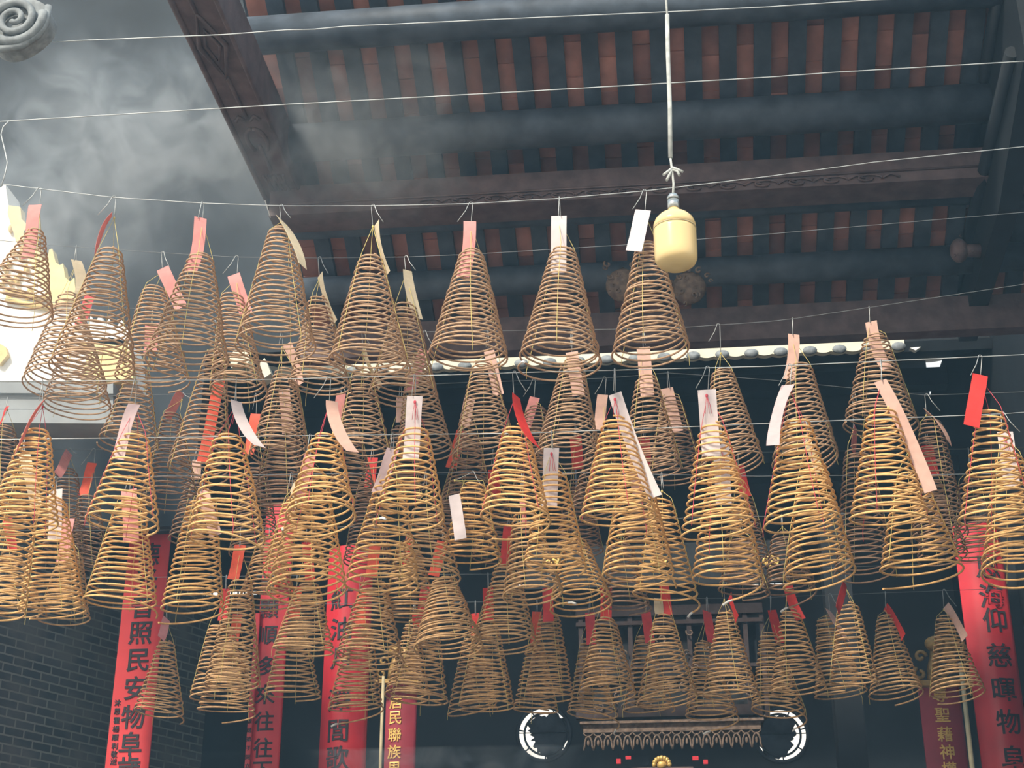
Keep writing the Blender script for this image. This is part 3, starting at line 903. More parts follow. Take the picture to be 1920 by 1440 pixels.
def wire_pt(row, px):
    Y, pts, _ = ROW[row]
    for (x0, y0), (x1, y1) in zip(pts, pts[1:]):
        if x0 <= px <= x1:
            a, b = P(x0, y0, Y), P(x1, y1, Y)
            # the wire is straight between its points: meet it where the view crosses px
            best = None
            lo, hi = 0.0, 1.0
            for _i in range(30):
                mid = (lo + hi) / 2; q = a.lerp(b, mid)
                v = CROT.transposed() @ (q - CAM); xx = 960 + FPX * v.x / -v.z
                if xx < px: lo = mid
                else: hi = mid
            return a.lerp(b, lo)
    return P(px, pts[-1][1], Y)
for rw, (Y, pts, lab) in ROW.items():
    b = MB(); b.tube([P(x, y, Y) for x, y in pts], .0032 if rw in ('W1', 'W2') else (WR if rw in 'ACF' else .0021), 6)
    q = P(pts[0][0], pts[0][1], Y)
    tag(b.build('hanging_wire', M['wire'] if rw in ('W1', 'W2', 'A', 'C', 'F') else M['oldwire'], None, q), lab, 'wire', 'wires stretched across the court')
def loose_wire(pts, Y, r, label):
    b = MB(); b.tube([P(x, y, Y) for x, y in pts], r, 6)
    tag(b.build('loose_wire', M['wire'], None, P(*pts[0], Y)), label, 'wire')
loose_wire([(18, 226), (6, 238), (2, 252), (10, 285), (14, 305), (10, 325), (2, 350)], 7.1, .004, 'kinked loose wire end dangling at the upper left edge')
loose_wire([(497, 376), (502, 392), (507, 408)], 9.2, .004, 'short frayed straw-coloured wire at the foot of the carved beam')

# ------------------------------------------------------------------ incense coils
# row, apex x, apex y, apex width, bottom x, bottom y, bottom width, tag (colour, x0, y0, x1, y1, width, bend, out), hook x, hook side, extras
T = lambda *a: a
COILS = [
 # highest row
 ('A', 68, 432, 30, 22, 588, 148, T('p', 66, 384, 52, 485, 25, 0, 0), 74, -1, {}),
 ('A', 207, 468, 42, 172, 695, 158, T('p', 210, 402, 178, 478, 9, -6, 0), 214, -1, {}),
 ('A', 378, 477, 42, 350, 680, 152, T('p', 376, 408, 357, 510, 21, 5, 0), 380, 0, {}),
 ('A', 527, 432, 44, 517, 650, 146, T('c', 525, 410, 568, 500, 7, 6, 1), 527, 1, {}),
 ('A', 695, 482, 42, 692, 682, 148, T('c', 706, 418, 727, 515, 13, -3, 0), 699, 1, {}),
 ('A', 884, 473, 42, 878, 674, 148, T('p', 881, 415, 868, 520, 24, 4, 0), 883, -1, {}),
 ('A', 1057, 466, 44, 1050, 676, 150, T('w', 1048, 405, 1047, 513, 29, 0, 0), 1048, 0, {'tail': 1}),
 ('A', 1214, 458, 40, 1221, 662, 146, T('w', 1206, 394, 1188, 472, 29, 0, 1), 1209, -1, {'tilt': 9}),
 # row just behind it
 ('B', 128, 552, 34, 122, 722, 152, T('c', 143, 488, 150, 552, 15, 5, 0), 143, 0, {}),
 ('B', 290, 537, 38, 285, 712, 138, T('p', 305, 503, 340, 578, 24, 0, 0), 305, 1, {}),
 ('B', 435, 552, 40, 448, 738, 106, T('p', 438, 515, 462, 590, 24, 0, 0), 444, -1, {}),
 ('B', 597, 556, 34, 600, 728, 116, T('c', 600, 515, 628, 606, 13, -3, 0), 599, 1, {}),
 ('B', 760, 570, 38, 757, 745, 130, T('c', 764, 507, 785, 598, 14, -3, 0), 761, 1, {}),
 # third row
 ('E', 150, 618, 36, 145, 768, 128, T('r', 170, 553, 150, 610, 21, 0, 0), 172, 0, {}),
 ('E', 262, 690, 36, 240, 836, 112, T('p', 285, 607, 282, 660, 26, 0, 0), 286, 0, {}),
 ('E', 405, 660, 36, 372, 885, 116, T('o', 412, 712, 380, 866, 22, 0, 0), 402, 1, {}),
 ('E', 535, 694, 38, 525, 858, 112, T('t', 538, 645, 562, 722, 18, 4, 0), 529, 0, {}),
 ('E', 679, 688, 32, 680, 855, 108, T('c', 682, 652, 714, 726, 11, -4, 0), 681, 1, {}),
 ('E', 782, 668, 34, 798, 848, 104, T('p', 795, 656, 768, 735, 20, 0, 0), 796, 1, {}),
 ('E', 905, 682, 38, 910, 858, 122, T('t', 917, 658, 935, 741, 20, 0, 0), 915, 0, {}),
 ('E', 1073, 676, 38, 1064, 862, 124, T('t', 1072, 660, 1085, 742, 23, 0, 0), 1072, 0, {}),
 ('E', 1212, 705, 36, 1220, 880, 116, T('t', 1206, 651, 1214, 742, 25, 0, 0), 1206, 0, {}),
 ('E', 1354, 692, 36, 1372, 874, 118, None, 1347, -1, {'tilt': 8}),
 ('E', 1500, 683, 40, 1510, 868, 124, T('t', 1488, 627, 1478, 712, 21, 4, 0), 1486, 0, {'tilt': 6}),
 ('E', 1640, 628, 40, 1653, 802, 136, T('t', 1633, 603, 1663, 692, 22, -5, 0), 1630, 0, {}),
 # dim row behind the honey coils
 ('N', 322, 775, 34, 318, 945, 110, T('p', 340, 735, 312, 785, 9, 0, 0), 342, 1, {}),
 ('N', 532, 775, 38, 525, 960, 110, T('t', 533, 730, 540, 812, 21, 0, 0), 533, 0, {}),
 ('N', 655, 800, 36, 660, 930, 90, T('p', 640, 738, 630, 802, 18, 0, 0), 641, 1, {}),
 ('N', 752, 800, 34, 765, 930, 100, T('t', 752, 745, 751, 792, 18, 0, 0), 752, 0, {}),
 ('N', 880, 815, 36, 875, 950, 100, T('t', 881, 747, 870, 800, 21, 0, 0), 880, 0, {}),
 ('N', 1005, 765, 38, 1010, 915, 92, T('p', 1003, 745, 986, 800, 19, 0, 0), 1001, -1, {}),
 ('N', 1128, 815, 36, 1118, 960, 104, T('t', 1130, 740, 1122, 806, 20, 0, 0), 1134, -1, {}),
 ('N', 1258, 745, 36, 1268, 900, 106, T('t', 1250, 728, 1270, 810, 23, 0, 0), 1252, 0, {}),
 ('N', 1745, 788, 40, 1762, 1005, 104, T('t', 1736, 772, 1780, 832, 7, 8, 1), 1737, 1, {}),
 ('N', 1607, 838, 46, 1622, 1075, 110, T('p', 1604, 800, 1600, 850, 6, 0, 0), 1600, 0, {}),
 # front honey row
 ('N', 8, 800, 40, 0, 975, 96, T('r', 14, 762, -4, 802, 14, 0, 0), 14, 0, {}),
 ('C', 70, 806, 46, 40, 985, 132, T('p', 80, 756, 27, 855, 13, -5, 1), 80, 0, {}),
 ('C', 254, 815, 50, 228, 985, 138, T('k', 252, 758, 222, 862, 24, -4, 0), 254, 0, {}),
 ('C', 428, 818, 52, 425, 1008, 142, T('w', 443, 752, 488, 838, 14, -8, 1), 443, 0, {'tail': 1}),
 ('C', 613, 812, 46, 600, 970, 132, T('t', 622, 752, 662, 848, 18, -9, 1), 617, -1, {'tail': 1}),
 ('C', 778, 804, 48, 768, 965, 130, T('w', 778, 743, 770, 862, 30, 0, 0), 778, 0, {'tail': 1}),
 ('C', 968, 800, 44, 966, 972, 128, T('r', 968, 742, 1007, 838, 10, -8, 1), 964, 1, {'tail': 1}),
 ('C', 1155, 786, 48, 1160, 972, 142, T('w', 1153, 738, 1229, 932, 25, -4, 0), 1153, 0, {}),
 ('C', 1335, 793, 44, 1348, 1000, 138, T('w', 1325, 731, 1334, 855, 34, 0, 0), 1327, -1, {'tilt': 9}),
 ('C', 1492, 788, 50, 1504, 985, 142, T('k', 1478, 722, 1449, 836, 23, -6, 1), 1481, -1, {'tilt': 4}),
 ('C', 1652, 766, 50, 1668, 978, 144, T('t', 1650, 714, 1745, 922, 24, 5, 0), 1652, 0, {}),
 ('C', 1856, 768, 46, 1868, 982, 138, T('r', 1838, 703, 1821, 800, 28, 0, 1), 1838, -1, {}),
 # second honey row
 ('F', 52, 880, 52, -12, 1150, 112, T('c', 46, 850, 68, 948, 22, 0, 0), 46, 0, {}),
 ('F', 588, 885, 50, 575, 1110, 146, T('p', 582, 852, 560, 932, 22, 0, 0), 582, 0, {}),
 ('F', 733, 900, 50, 715, 1100, 140, T('k', 737, 842, 708, 925, 24, 0, 0), 737, 0, {}),
 ('F', 1038, 888, 46, 1040, 1062, 116, T('w', 1034, 840, 1030, 952, 29, 0, 0), 1034, 0, {}),
 ('F', 1190, 868, 48, 1197, 1078, 132, T('t', 1186, 838, 1196, 930, 20, 0, 0), 1186, 0, {'tail': 1}),
 ('F', 1357, 862, 48, 1364, 1084, 130, T('w', 1352, 832, 1357, 948, 29, 0, 0), 1352, 0, {'tail': 1}),
 ('F', 1525, 868, 46, 1537, 1080, 132, T('c', 1512, 825, 1536, 884, 13, 0, 0), 1513, 0, {'tail': 1, 'tilt': 4}),
 ('F', 1704, 884, 46, 1727, 1068, 150, None, 1700, 0, {'tail': 1}),
 ('F', 1890, 852, 46, 1912, 1074, 136, T('w', 1884, 810, 1898, 912, 29, 0, 0), 1880, 1, {'tail': 1}),
 # third honey row
 ('G', 100, 935, 46, 97, 1150, 122, T('w', 105, 918, 102, 1012, 26, 0, 0), 105, 0, {}),
 ('G', 246, 940, 50, 226, 1128, 132, T('p', 242, 918, 246, 1016, 30, 0, 0), 243, 0, {'tail': 1}),
 ('G', 380, 938, 52, 360, 1142, 112, T('t', 380, 920, 405, 1005, 23, 0, 0), 380, 0, {'tail': 1}),
 ('G', 890, 905, 42, 882, 1052, 116, T('w', 852, 928, 864, 1012, 22, 0, 1), 886, 1, {}),
 ('G', 1242, 938, 40, 1248, 1115, 118, None, 1240, 0, {'tail': 1}),
 ('G', 555, 935, 44, 552, 1075, 120, T('c', 548, 912, 552, 960, 14, 3, 1), 547, 0, {}),
 ('G', 800, 940, 44, 806, 1088, 118, None, 799, 0, {'m': 'tan'}),
 ('G', 985, 962, 44, 1000, 1118, 112, T('p', 980, 936, 984, 990, 14, 0, 0), 980, 0, {'m': 'tan'}),
 # small dim ones
 ('V', 128, 880, 32, 122, 1030, 84, T('p', 130, 848, 108, 892, 8, 0, 1), 131, 1, {}),
 ('V', 166, 930, 38, 166, 1070, 78, T('o', 173, 868, 155, 930, 19, 0, 0), 176, -1, {}),
 ('V', 372, 895, 38, 358, 1010, 82, T('t', 370, 862, 366, 900, 18, 0, 0), 370, 0, {}),
 ('V', 480, 870, 36, 478, 1040, 96, T('o', 480, 776, 466, 852, 20, 0, 0), 480, 0, {'hy': 740}),
 ('V', 692, 905, 38, 690, 1060, 92, T('r', 699, 858, 692, 914, 20, 0, 0), 699, 0, {}),
 ('V', 852, 905, 36, 850, 1020, 92, T('o', 866, 808, 845, 878, 20, 0, 0), 864, 0, {'hy': 790}),
 ('V', 1082, 900, 36, 1086, 1040, 92, T('r', 1079, 818, 1084, 880, 22, 0, 0), 1079, 0, {'hy': 800}),
 ('V', 1210, 900, 36, 1212, 1030, 92, T('r', 1207, 820, 1211, 876, 22, 0, 0), 1207, 0, {'hy': 800}),
 ('V', 1392, 935, 40, 1398, 1060, 92, T('r', 1384, 873, 1399, 932, 20, 0, 0), 1384, 0, {}),
 ('V', 1745, 905, 40, 1768, 1046, 92, T('r', 1737, 835, 1751, 894, 22, 0, 0), 1737, 0, {'hy': 812}),
 ('V', 1818, 900, 40, 1835, 1045, 92, None, 1816, 0, {}),
 ('V', 932, 930, 38, 930, 1050, 92, T('r', 925, 880, 930, 936, 20, 0, 0), 925, 0, {}),
 # half-hidden tan row
 ('H', 18, 1035, 34, 30, 1150, 108, T('r', 14, 972, 24, 1034, 19, 0, 0), 14, 0, {}),
 ('H', 135, 1035, 38, 120, 1160, 96, T('p', 130, 972, 116, 1056, 22, 0, 0), 131, 0, {}),
 ('H', 452, 1090, 40, 435, 1290, 104, T('o', 451, 1022, 437, 1087, 22, 0, 0), 451, 0, {}),
 ('H', 578, 1095, 40, 568, 1222, 112, T('r', 575, 1016, 582, 1090, 19, 0, 0), 575, 0, {}),
 ('H', 702, 1088, 42, 692, 1238, 128, T('o', 704, 1020, 696, 1082, 22, 0, 0), 704, 0, {'tail': 1}),
 ('H', 832, 1085, 42, 842, 1215, 128, T('o', 830, 1015, 813, 1080, 21, 0, 0), 830, 0, {}),
 ('H', 950, 1060, 42, 945, 1212, 122, T('r', 954, 985, 945, 1062, 19, 0, 0), 954, 0, {}),
 ('H', 1078, 1010, 40, 1090, 1130, 114, None, 1076, 0, {'tail': 1, 'm': 'honey'}),
 ('H', 1165, 1020, 40, 1175, 1140, 92, None, 1163, 0, {'m': 'dark'}),
 ('H', 1390, 1010, 40, 1395, 1112, 96, None, 1388, 0, {'m': 'dark'}),
 ('H', 1468, 1000, 40, 1482, 1105, 96, None, 1466, 0, {'m': 'dark', 'tail': 1}),
 ('H', 505, 1010, 38, 502, 1130, 112, None, 505, 0, {}),
 ('H', 765, 1020, 40, 770, 1160, 112, T('r', 768, 1004, 760, 1060, 16, 0, 0), 767, 0, {}),
 # upper of the lowest brown rows
 ('D', 415, 1168, 42, 414, 1308, 114, T('r', 424, 1104, 417, 1164, 18, 0, 0), 424, 0, {}),
 ('D', 552, 1166, 40, 548, 1308, 106, T('o', 557, 1100, 551, 1162, 21, 0, 0), 557, 0, {}),
 ('D', 676, 1174, 40, 667, 1328, 100, T('o', 678, 1110, 675, 1172, 20, 0, 0), 678, 0, {'tail': 1}),
 ('D', 800, 1160, 40, 786, 1318, 108, T('r', 799, 1100, 789, 1166, 20, 0, 0), 799, 0, {}),
 ('D', 914, 1168, 40, 912, 1328, 106, T('r', 915, 1102, 916, 1166, 20, 0, 0), 915, 0, {}),
 ('D', 1030, 1152, 36, 1030, 1308, 92, T('r', 1027, 1102, 1028, 1166, 20, 0, 1), 1027, 0, {}),
 ('D', 1136, 1160, 36, 1138, 1304, 108, T('r', 1137, 1102, 1136, 1164, 21, 0, 0), 1137, 0, {}),
 ('D', 1244, 1154, 36, 1252, 1316, 112, T('r', 1245, 1096, 1252, 1154, 18, 0, 0), 1245, 0, {'tag2': 1}),
 ('D', 1360, 1146, 28, 1371, 1308, 106, T('r', 1368, 1118, 1382, 1162, 8, 0, 1), 1358, 0, {}),
 ('D', 1481, 1142, 30, 1498, 1296, 104, T('r', 1476, 1093, 1502, 1162, 18, -3, 0), 1476, 0, {}),
 ('D', 1590, 1132, 36, 1602, 1280, 90, T('r', 1585, 1094, 1570, 1146, 9, 0, 1), 1585, 0, {}),
 # the very lowest row
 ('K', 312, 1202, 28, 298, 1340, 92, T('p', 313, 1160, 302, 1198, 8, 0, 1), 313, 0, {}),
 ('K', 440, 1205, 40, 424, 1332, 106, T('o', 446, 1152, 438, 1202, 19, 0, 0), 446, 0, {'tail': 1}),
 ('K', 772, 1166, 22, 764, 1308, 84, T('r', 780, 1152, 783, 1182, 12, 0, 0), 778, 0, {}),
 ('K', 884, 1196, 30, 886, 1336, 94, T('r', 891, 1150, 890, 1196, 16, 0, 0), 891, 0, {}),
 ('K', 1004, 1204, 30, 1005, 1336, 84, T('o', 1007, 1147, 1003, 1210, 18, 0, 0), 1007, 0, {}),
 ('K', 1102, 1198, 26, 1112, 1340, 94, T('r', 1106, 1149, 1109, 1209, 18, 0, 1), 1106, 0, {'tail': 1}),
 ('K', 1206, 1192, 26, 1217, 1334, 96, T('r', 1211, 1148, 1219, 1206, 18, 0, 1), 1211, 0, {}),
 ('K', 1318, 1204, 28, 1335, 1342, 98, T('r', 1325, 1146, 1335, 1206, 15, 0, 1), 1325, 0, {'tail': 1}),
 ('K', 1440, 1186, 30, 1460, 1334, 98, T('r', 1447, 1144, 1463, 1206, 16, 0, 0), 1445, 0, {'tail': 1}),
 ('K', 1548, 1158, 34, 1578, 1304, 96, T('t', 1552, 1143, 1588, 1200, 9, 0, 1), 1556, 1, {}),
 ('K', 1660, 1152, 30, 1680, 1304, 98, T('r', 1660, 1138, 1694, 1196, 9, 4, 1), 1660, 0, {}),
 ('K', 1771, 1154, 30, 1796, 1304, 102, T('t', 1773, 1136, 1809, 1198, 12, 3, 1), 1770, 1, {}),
]
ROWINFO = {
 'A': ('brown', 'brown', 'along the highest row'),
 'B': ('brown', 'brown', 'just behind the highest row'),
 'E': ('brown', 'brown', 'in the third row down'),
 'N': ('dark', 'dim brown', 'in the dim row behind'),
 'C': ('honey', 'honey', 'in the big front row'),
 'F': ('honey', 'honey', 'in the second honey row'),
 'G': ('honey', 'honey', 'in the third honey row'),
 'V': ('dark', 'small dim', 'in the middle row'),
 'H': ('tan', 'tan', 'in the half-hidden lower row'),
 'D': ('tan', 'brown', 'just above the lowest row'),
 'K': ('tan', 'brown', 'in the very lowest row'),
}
ORD = 'leftmost second third fourth fifth sixth seventh eighth ninth tenth eleventh twelfth thirteenth fourteenth fifteenth'.split()
GROUPS = {'A': 'coils of the highest row', 'B': 'coils of the row behind the highest', 'E': 'coils of the third row', 'N': 'dim coils behind the front honey row',
          'C': 'honey coils of the front row', 'F': 'honey coils of the second honey row', 'G': 'honey coils of the third honey row', 'V': 'small dim coils of the middle',
          'H': 'half-hidden tan coils', 'D': 'coils of the row above the lowest', 'K': 'coils of the lowest row'}

def strip(px0, py0, px1, py1, wpx, bend, out, Y, rb, rnd):
    """a hanging paper strip: a thin solid ribbon with a slight curl"""
    a, e = P(px0, py0, Y - .012), P(px1, py1, Y - .012 - (rb if out else 0.0))
    k = px_size(a)
    full = 0.074
    app = min(1.0, max(0.10, wpx * k / full))
    wid = max(full if app < .95 else wpx * k, wpx * k)
    d = (e - a).normalized()
    side = Vector((d.z, 0, -d.x))
    if side.length < 1e-4: side = Vector((1, 0, 0))
    side.normalize()
    if side.x < 0: side = -side
    nrm = d.cross(side).normalized()
    th = math.acos(min(1.0, wpx * k / wid)) * (1 if rnd.random() < .5 else -1)
    b = MB(); n = 12; rows_f = []; rows_b = []
    mid = (a + e) / 2 + side * bend * k * 2
    for i in range(n + 1):
        t = i / n
        c = a * (1 - t) ** 2 + mid * 2 * t * (1 - t) + e * t * t
        c = c + nrm * 0.006 * math.sin(t * 7 + rnd.random() * .3)
        thi = th + 0.25 * math.sin(t * 3.1) * (1 if abs(th) > .3 else .3)
        s = (side * math.cos(thi) + nrm * math.sin(thi)) * wid / 2
        q = (nrm * math.cos(thi) - side * math.sin(thi)) * 0.0008
        rows_f.append([c - s + q, c + s + q]); rows_b.append([c + s - q, c - s - q])
    b.grid([[r[0], r[1], rb2[0], rb2[1], r[0]] for r, rb2 in zip(rows_f, rows_b)], smooth=False)
    base = 0
    b.f.append([3, 2, 1, 0]); b.s.append(False)
    o = n * 5
    b.f.append([o, o + 1, o + 2, o + 3]); b.s.append(False)
    return b

def make_coil(idx, spec, label):
    row, ax, ay, wt, bx, by, wb, tg, hx, hs, ex = spec
    rnd = random.Random(100 + idx)
    Y = ROW[row][0]
    A, B = P(ax, ay, Y), P(bx, by, Y + ex.get('dy', 0))
    k = px_size((A + B) / 2)
    rt, rb = wt / 2 * k, wb / 2 * k
    o = empty('incense_coil', A)
    pitch = {'A': .0335, 'B': .034, 'E': .036, 'N': .036, 'C': .0405, 'F': .0395, 'G': .037, 'V': .035, 'H': .035, 'D': .0365, 'K': .0365}[row]
    turns = int(round((B - A).length / pitch))
    turns = max(11, min(22, turns + rnd.randint(-1, 1)))
    ph0 = rnd.uniform(0, 2 * math.pi)
    tx0, ty0 = rnd.gauss(0, .07), rnd.gauss(0, .06)
    tx1 = math.tan(R(ex.get('tilt', 0))) + rnd.gauss(0, .065); ty1 = rnd.gauss(0, .06)
    wob = [(rnd.gauss(0, .035), rnd.gauss(0, .035), rnd.gauss(0, .010), rnd.gauss(0, .0035)) for _ in range(turns + 3)]
    b = MB(); pts = []
    nseg = 30
    dome = 1.4 / turns
    tail = 0.62 if ex.get('tail') else rnd.choice((0.0, 0.12, 0.25))
    total = turns + tail
    for i in range(int(total * nseg) + 1):
        u = i / nseg
        t = min(u / turns, 1.0)
        f = t ** 1.04
        r = rt + (rb - rt) * f
        if t < dome: r *= 0.55 + 0.45 * math.sin(t / dome * math.pi / 2)
        j = int(u); fr = u - j; fr = fr * fr * (3 - 2 * fr)
        w0, w1 = wob[min(j, turns + 2)], wob[min(j + 1, turns + 2)]
        wx, wy, wr, wz = [p * (1 - fr) + q * fr for p, q in zip(w0, w1)]
        a = ph0 + 2 * math.pi * u
        r *= 1 + wr * 1.4
        c = A.lerp(B, f)
        x, y = r * math.cos(a), r * math.sin(a)
        tx = tx0 + (tx1 - tx0) * t + wx * .6; ty = ty0 + (ty1 - ty0) * t + wy * .6
        z = x * tx + y * ty + wz
        if u > turns:
            q = (u - turns)
            z -= 0.16 * q * q + .03 * q
            x *= 1 + .05 * q; y *= 1 + .05 * q
        pts.append(c + Vector((x, y, z)))
    rod = 0.0062 if row in 'CFG' else 0.0057
    if row in 'DKH': rod = 0.0064
    b.tube(pts, rod, 6)
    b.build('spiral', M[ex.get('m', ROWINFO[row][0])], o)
    if ex.get('tail') and rnd.random() < .5:
        s = MB(); s.tube([pts[-1], pts[-1] + (pts[-1] - pts[-2]) * .6, pts[-1] + (pts[-1] - pts[-2]) * 1.4 + Vector((0, 0, -.012))], rod * 1.15, 6)
        s.build('ash_tip', M['ash'], o)
    # where it hangs
    W = wire_pt(row, hx)
    if 'hy' in ex: W = P(hx, ex['hy'], Y)
    if tg: K0 = P(hx if abs(hx - tg[1]) < 30 else tg[1], tg[2] + 7, Y)
    else: K0 = A + (W - A) * 0.35
    if K0.z < A.z + .02: K0 = Vector((K0.x, Y, A.z + .035))
    if K0.z > W.z - .05: K0 = Vector((K0.x, Y, W.z - .05))
    # cords: from the knot to the crown and down along the windings
    c = MB()
    for q in range(3):
        a = ph0 + 2.1 * q + .5
        line = [K0, K0.lerp(A + Vector((rt * math.cos(a), rt * math.sin(a), 0)), .98)]
        for m_ in range(1, 9):
            t = m_ / 8; r = rt + (rb - rt) * t + .004
            line.append(A.lerp(B, t) + Vector((r * math.cos(a + .15 * t), r * math.sin(a + .15 * t), 0)))
        if q == 1: line.append(line[-1] + Vector((0, 0, -.05)))
        c.tube(line, 0.0017, 4)
    c.ball(K0, .007, .007, .009, 6, 5)
    c.build('cords', M['rthread'] if row == 'C' else M['ythread'], o)
    # wire hook
    h = MB()
    sgn = hs if hs else rnd.choice((-1, 1))
    wdt = .055 if hs else .014
    r0 = .011
    top = Vector((W.x, Y, W.z + r0 + WR * .2))
    dr = Vector((sgn * .9, -.43, 0)) if hs else Vector((sgn * .35, -.94, 0))
    pts = [K0, K0.lerp(W, .5), W - dr * r0 + Vector((0, 0, -.01))]
    pts = [K0, (K0 + W + dr * r0 * -1) / 2, W + dr * r0 * -1]
    for a in (150, 110, 70, 30):
        pts.append(W + dr * r0 * math.cos(R(a)) + Vector((0, 0, r0 * math.sin(R(a)))))
    drop = min(.14, max(.05, (W - K0).length * .95))
    pts += [W + dr * (r0 + wdt * .4) + Vector((0, 0, -drop * .4)), W + dr * (r0 + wdt * 1.3) + Vector((0, 0, -drop))]
    h.tube(pts, .0024, 5)
    h.build('wire_hook', M['hook'], o)
    if tg:
        s = strip(tg[1], tg[2], tg[3], tg[4], tg[5], tg[6], tg[7], Y, rt + .08 + (rb - rt) * .3, rnd)
        p = s.build('name_tag', TAGM[tg[0]], o)
        if tg[0] == 'w' and row in 'CF':
            kx = MB(); kp = P(tg[1], tg[2] + 11, Y - .03)
            kx.ball(kp, .009, .006, .012, 7, 5)
            for dx in (-.008, .006, .014):
                kx.tube([kp, kp + Vector((dx, -.004, -.05)), kp + Vector((dx * 1.6, 0, -.11))], .0014, 4)
            kx.build('red_knot', M['rthread'], p, o.location)
            p.parent = o
    if ex.get('tag2'):
        s = strip(1234, 1122, 1236, 1152, 15, 0, 0, Y - .02, 0, rnd); s.build('cream_slip', TAGM['c'], o)
    tag(o, label, 'incense coil', GROUPS[row])
    return o

byrow = {}
for i, s in enumerate(COILS): byrow.setdefault(s[0], []).append(i)
for rw, ids in byrow.items():
    ids = sorted(ids, key=lambda i: COILS[i][1])
    amp = .26 if rw == 'H' else .14
    done = []
    for i in ids:
        best = None
        for dy in (0, amp, -amp):
            cost = 0
            for k_, d_ in done:
                s_ = (COILS[i][6] + COILS[k_][6]) / 2 * .0036
                gap = math.hypot((COILS[i][4] - COILS[k_][4]) * .0036, dy - d_)
                cost += max(0, s_ - gap)
            if best is None or cost < best[0] - .01: best = (cost, dy)
        COILS[i][10]['dy'] = best[1]; done.append((i, best[1]))
    n = len(ids)
    for q, i in enumerate(ids):
        tg = COILS[i][7]
        pos = 'leftmost' if q == 0 else ('rightmost' if q == n - 1 else ORD[q] + ' from left')
        t = ('with %s tag' % TAGN[tg[0]]) if tg else 'without visible tag'
        tone = ROWINFO[rw][1]
        mm = COILS[i][10].get('m')
        if mm: tone = {'honey': 'honey', 'dark': 'dark brown', 'brown': 'brown', 'tan': 'tan'}[mm]
        make_coil(i, COILS[i], '%s incense coil %s, %s %s' % (tone, t, pos, ROWINFO[rw][2]))

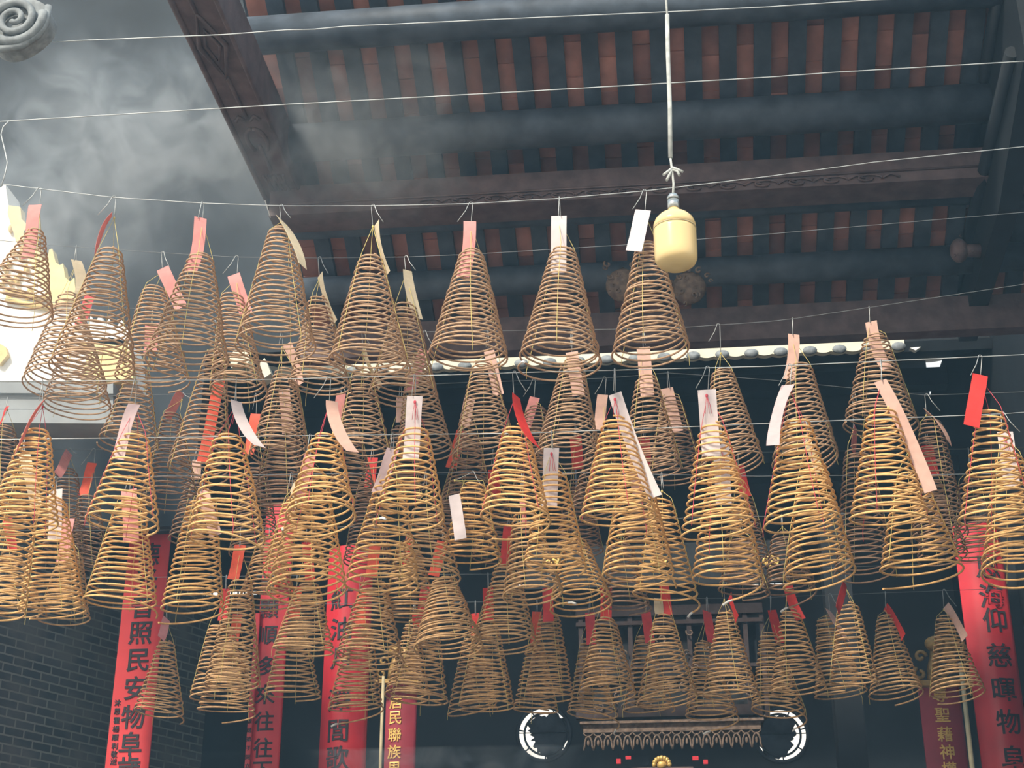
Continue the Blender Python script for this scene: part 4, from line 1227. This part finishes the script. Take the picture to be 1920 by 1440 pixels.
# ------------------------------------------------------------------ smoke
def volume(name, lo, hi, density, color, noise=None, label=None, corners=None):
    m = bpy.data.materials.new(name); m.use_nodes = True
    N = m.node_tree.nodes; L = m.node_tree.links
    N.remove(N['Principled BSDF'])
    vs = N.new('ShaderNodeVolumeScatter'); vs.inputs['Color'].default_value = (*color, 1); vs.inputs['Anisotropy'].default_value = 0.1
    vs.inputs['Density'].default_value = density
    L.new(vs.outputs[0], N['Material Output'].inputs['Volume'])
    if noise:
        tc = N.new('ShaderNodeTexCoord')
        n1 = N.new('ShaderNodeTexNoise'); n1.inputs['Scale'].default_value = noise['scale']; n1.inputs['Detail'].default_value = 6; n1.inputs['Distortion'].default_value = 1.2
        L.new(tc.outputs['Object'], n1.inputs['Vector'])
        mr = N.new('ShaderNodeMapRange'); mr.inputs['From Min'].default_value = noise['lo']; mr.inputs['From Max'].default_value = noise['hi']
        mr.inputs['To Min'].default_value = 0; mr.inputs['To Max'].default_value = 1; mr.interpolation_type = 'SMOOTHSTEP'
        L.new(n1.outputs['Fac'], mr.inputs['Value'])
        acc = mr.outputs[0]
        # soft blobs where the smoke gathers
        tot = None
        for (c, r, amp) in noise['blobs']:
            vd = N.new('ShaderNodeVectorMath'); vd.operation = 'SUBTRACT'; vd.inputs[1].default_value = c
            L.new(tc.outputs['Object'], vd.inputs[0])
            sc = N.new('ShaderNodeVectorMath'); sc.operation = 'DIVIDE'; sc.inputs[1].default_value = r
            L.new(vd.outputs[0], sc.inputs[0])
            ln = N.new('ShaderNodeVectorMath'); ln.operation = 'LENGTH'; L.new(sc.outputs[0], ln.inputs[0])
            f = N.new('ShaderNodeMapRange'); f.interpolation_type = 'SMOOTHSTEP'
            f.inputs['From Min'].default_value = 0; f.inputs['From Max'].default_value = 1; f.inputs['To Min'].default_value = amp; f.inputs['To Max'].default_value = 0
            L.new(ln.outputs['Value'], f.inputs['Value'])
            if tot is None: tot = f.outputs[0]
            else:
                ad = N.new('ShaderNodeMath'); ad.operation = 'ADD'; L.new(tot, ad.inputs[0]); L.new(f.outputs[0], ad.inputs[1]); tot = ad.outputs[0]
        ba = N.new('ShaderNodeMath'); ba.operation = 'ADD'; L.new(acc, ba.inputs[0]); ba.inputs[1].default_value = noise.get('base', .25)
        mu = N.new('ShaderNodeMath'); mu.operation = 'MULTIPLY'; L.new(ba.outputs[0], mu.inputs[0]); L.new(tot, mu.inputs[1])
        m2 = N.new('ShaderNodeMath'); m2.operation = 'MULTIPLY'; L.new(mu.outputs[0], m2.inputs[0]); m2.inputs[1].default_value = density
        L.new(m2.outputs[0], vs.inputs['Density'])
    b = MB(); b.v = [Vector(c) for c in corners]; b.f = [[3, 2, 1, 0], [4, 5, 6, 7], [0, 1, 5, 4], [1, 2, 6, 5], [2, 3, 7, 6], [3, 0, 4, 7]]; b.s = [False] * 6
    o = b.build(name, m)
    tag(o, label, 'smoke', None, 'stuff')
    return o
def blob(px, py, Y, rx, ry, amp, rY=0.7):
    c = P(px, py, Y); k = px_size(c)
    return (tuple(c), (rx * k, rY, ry * k), amp)
volume('incense_smoke', None, None, 1.9, (0.86, 0.94, 1.0),
       {'scale': 2.9, 'lo': .40, 'hi': .74, 'base': .17, 'blobs': [blob(230, 230, 8.8, 330, 280, 1.0), blob(90, 420, 8.8, 330, 230, .8), blob(560, 20, 8.8, 300, 150, .55), blob(600, 190, 8.8, 430, 330, 1.25), blob(180, 200, 8.8, 190, 160, .7), blob(60, 640, 8.8, 260, 180, .5)]},
       'pale incense smoke drifting under the roof at upper left',
       [(-5.4, 8.27, 5.35), (-5.4, 9.33, 5.35), (-5.4, 9.33, 7.6), (-5.4, 8.27, 8.3), (2.9, 8.27, 5.35), (2.9, 9.33, 5.35), (2.9, 9.33, 7.6), (2.9, 8.27, 8.3)])
volume('blue_haze', None, None, 0.0052, (0.40, 0.72, 1.0), None, 'thin bluish haze filling the court and the dark hall',
       [(-6.4, .6, .2), (-6.4, 12.55, .2), (-6.4, 12.55, 6.45), (-6.4, .6, 7.4), (3.0, .6, .2), (3.0, 12.55, .2), (3.0, 12.55, 6.45), (3.0, .6, 7.4)])

volume('incense_smoke', None, None, 4.5, (0.84, 0.93, 1.0),
       {'scale': 2.6, 'lo': .40, 'hi': .74, 'base': .15, 'blobs': [blob(900, 1400, 12.5, 260, 130, .9, .5), blob(690, 1400, 12.5, 140, 170, .7, .5), blob(400, 1300, 12.5, 130, 160, .5, .5)]},
       'low bluish smoke drifting in front of the lower red boards',
       [(-4.6, 12.56, 2.2), (-4.6, 12.72, 2.2), (-4.6, 12.72, 4.1), (-4.6, 12.56, 4.1), (.6, 12.56, 2.2), (.6, 12.72, 2.2), (.6, 12.72, 4.1), (.6, 12.56, 4.1)])
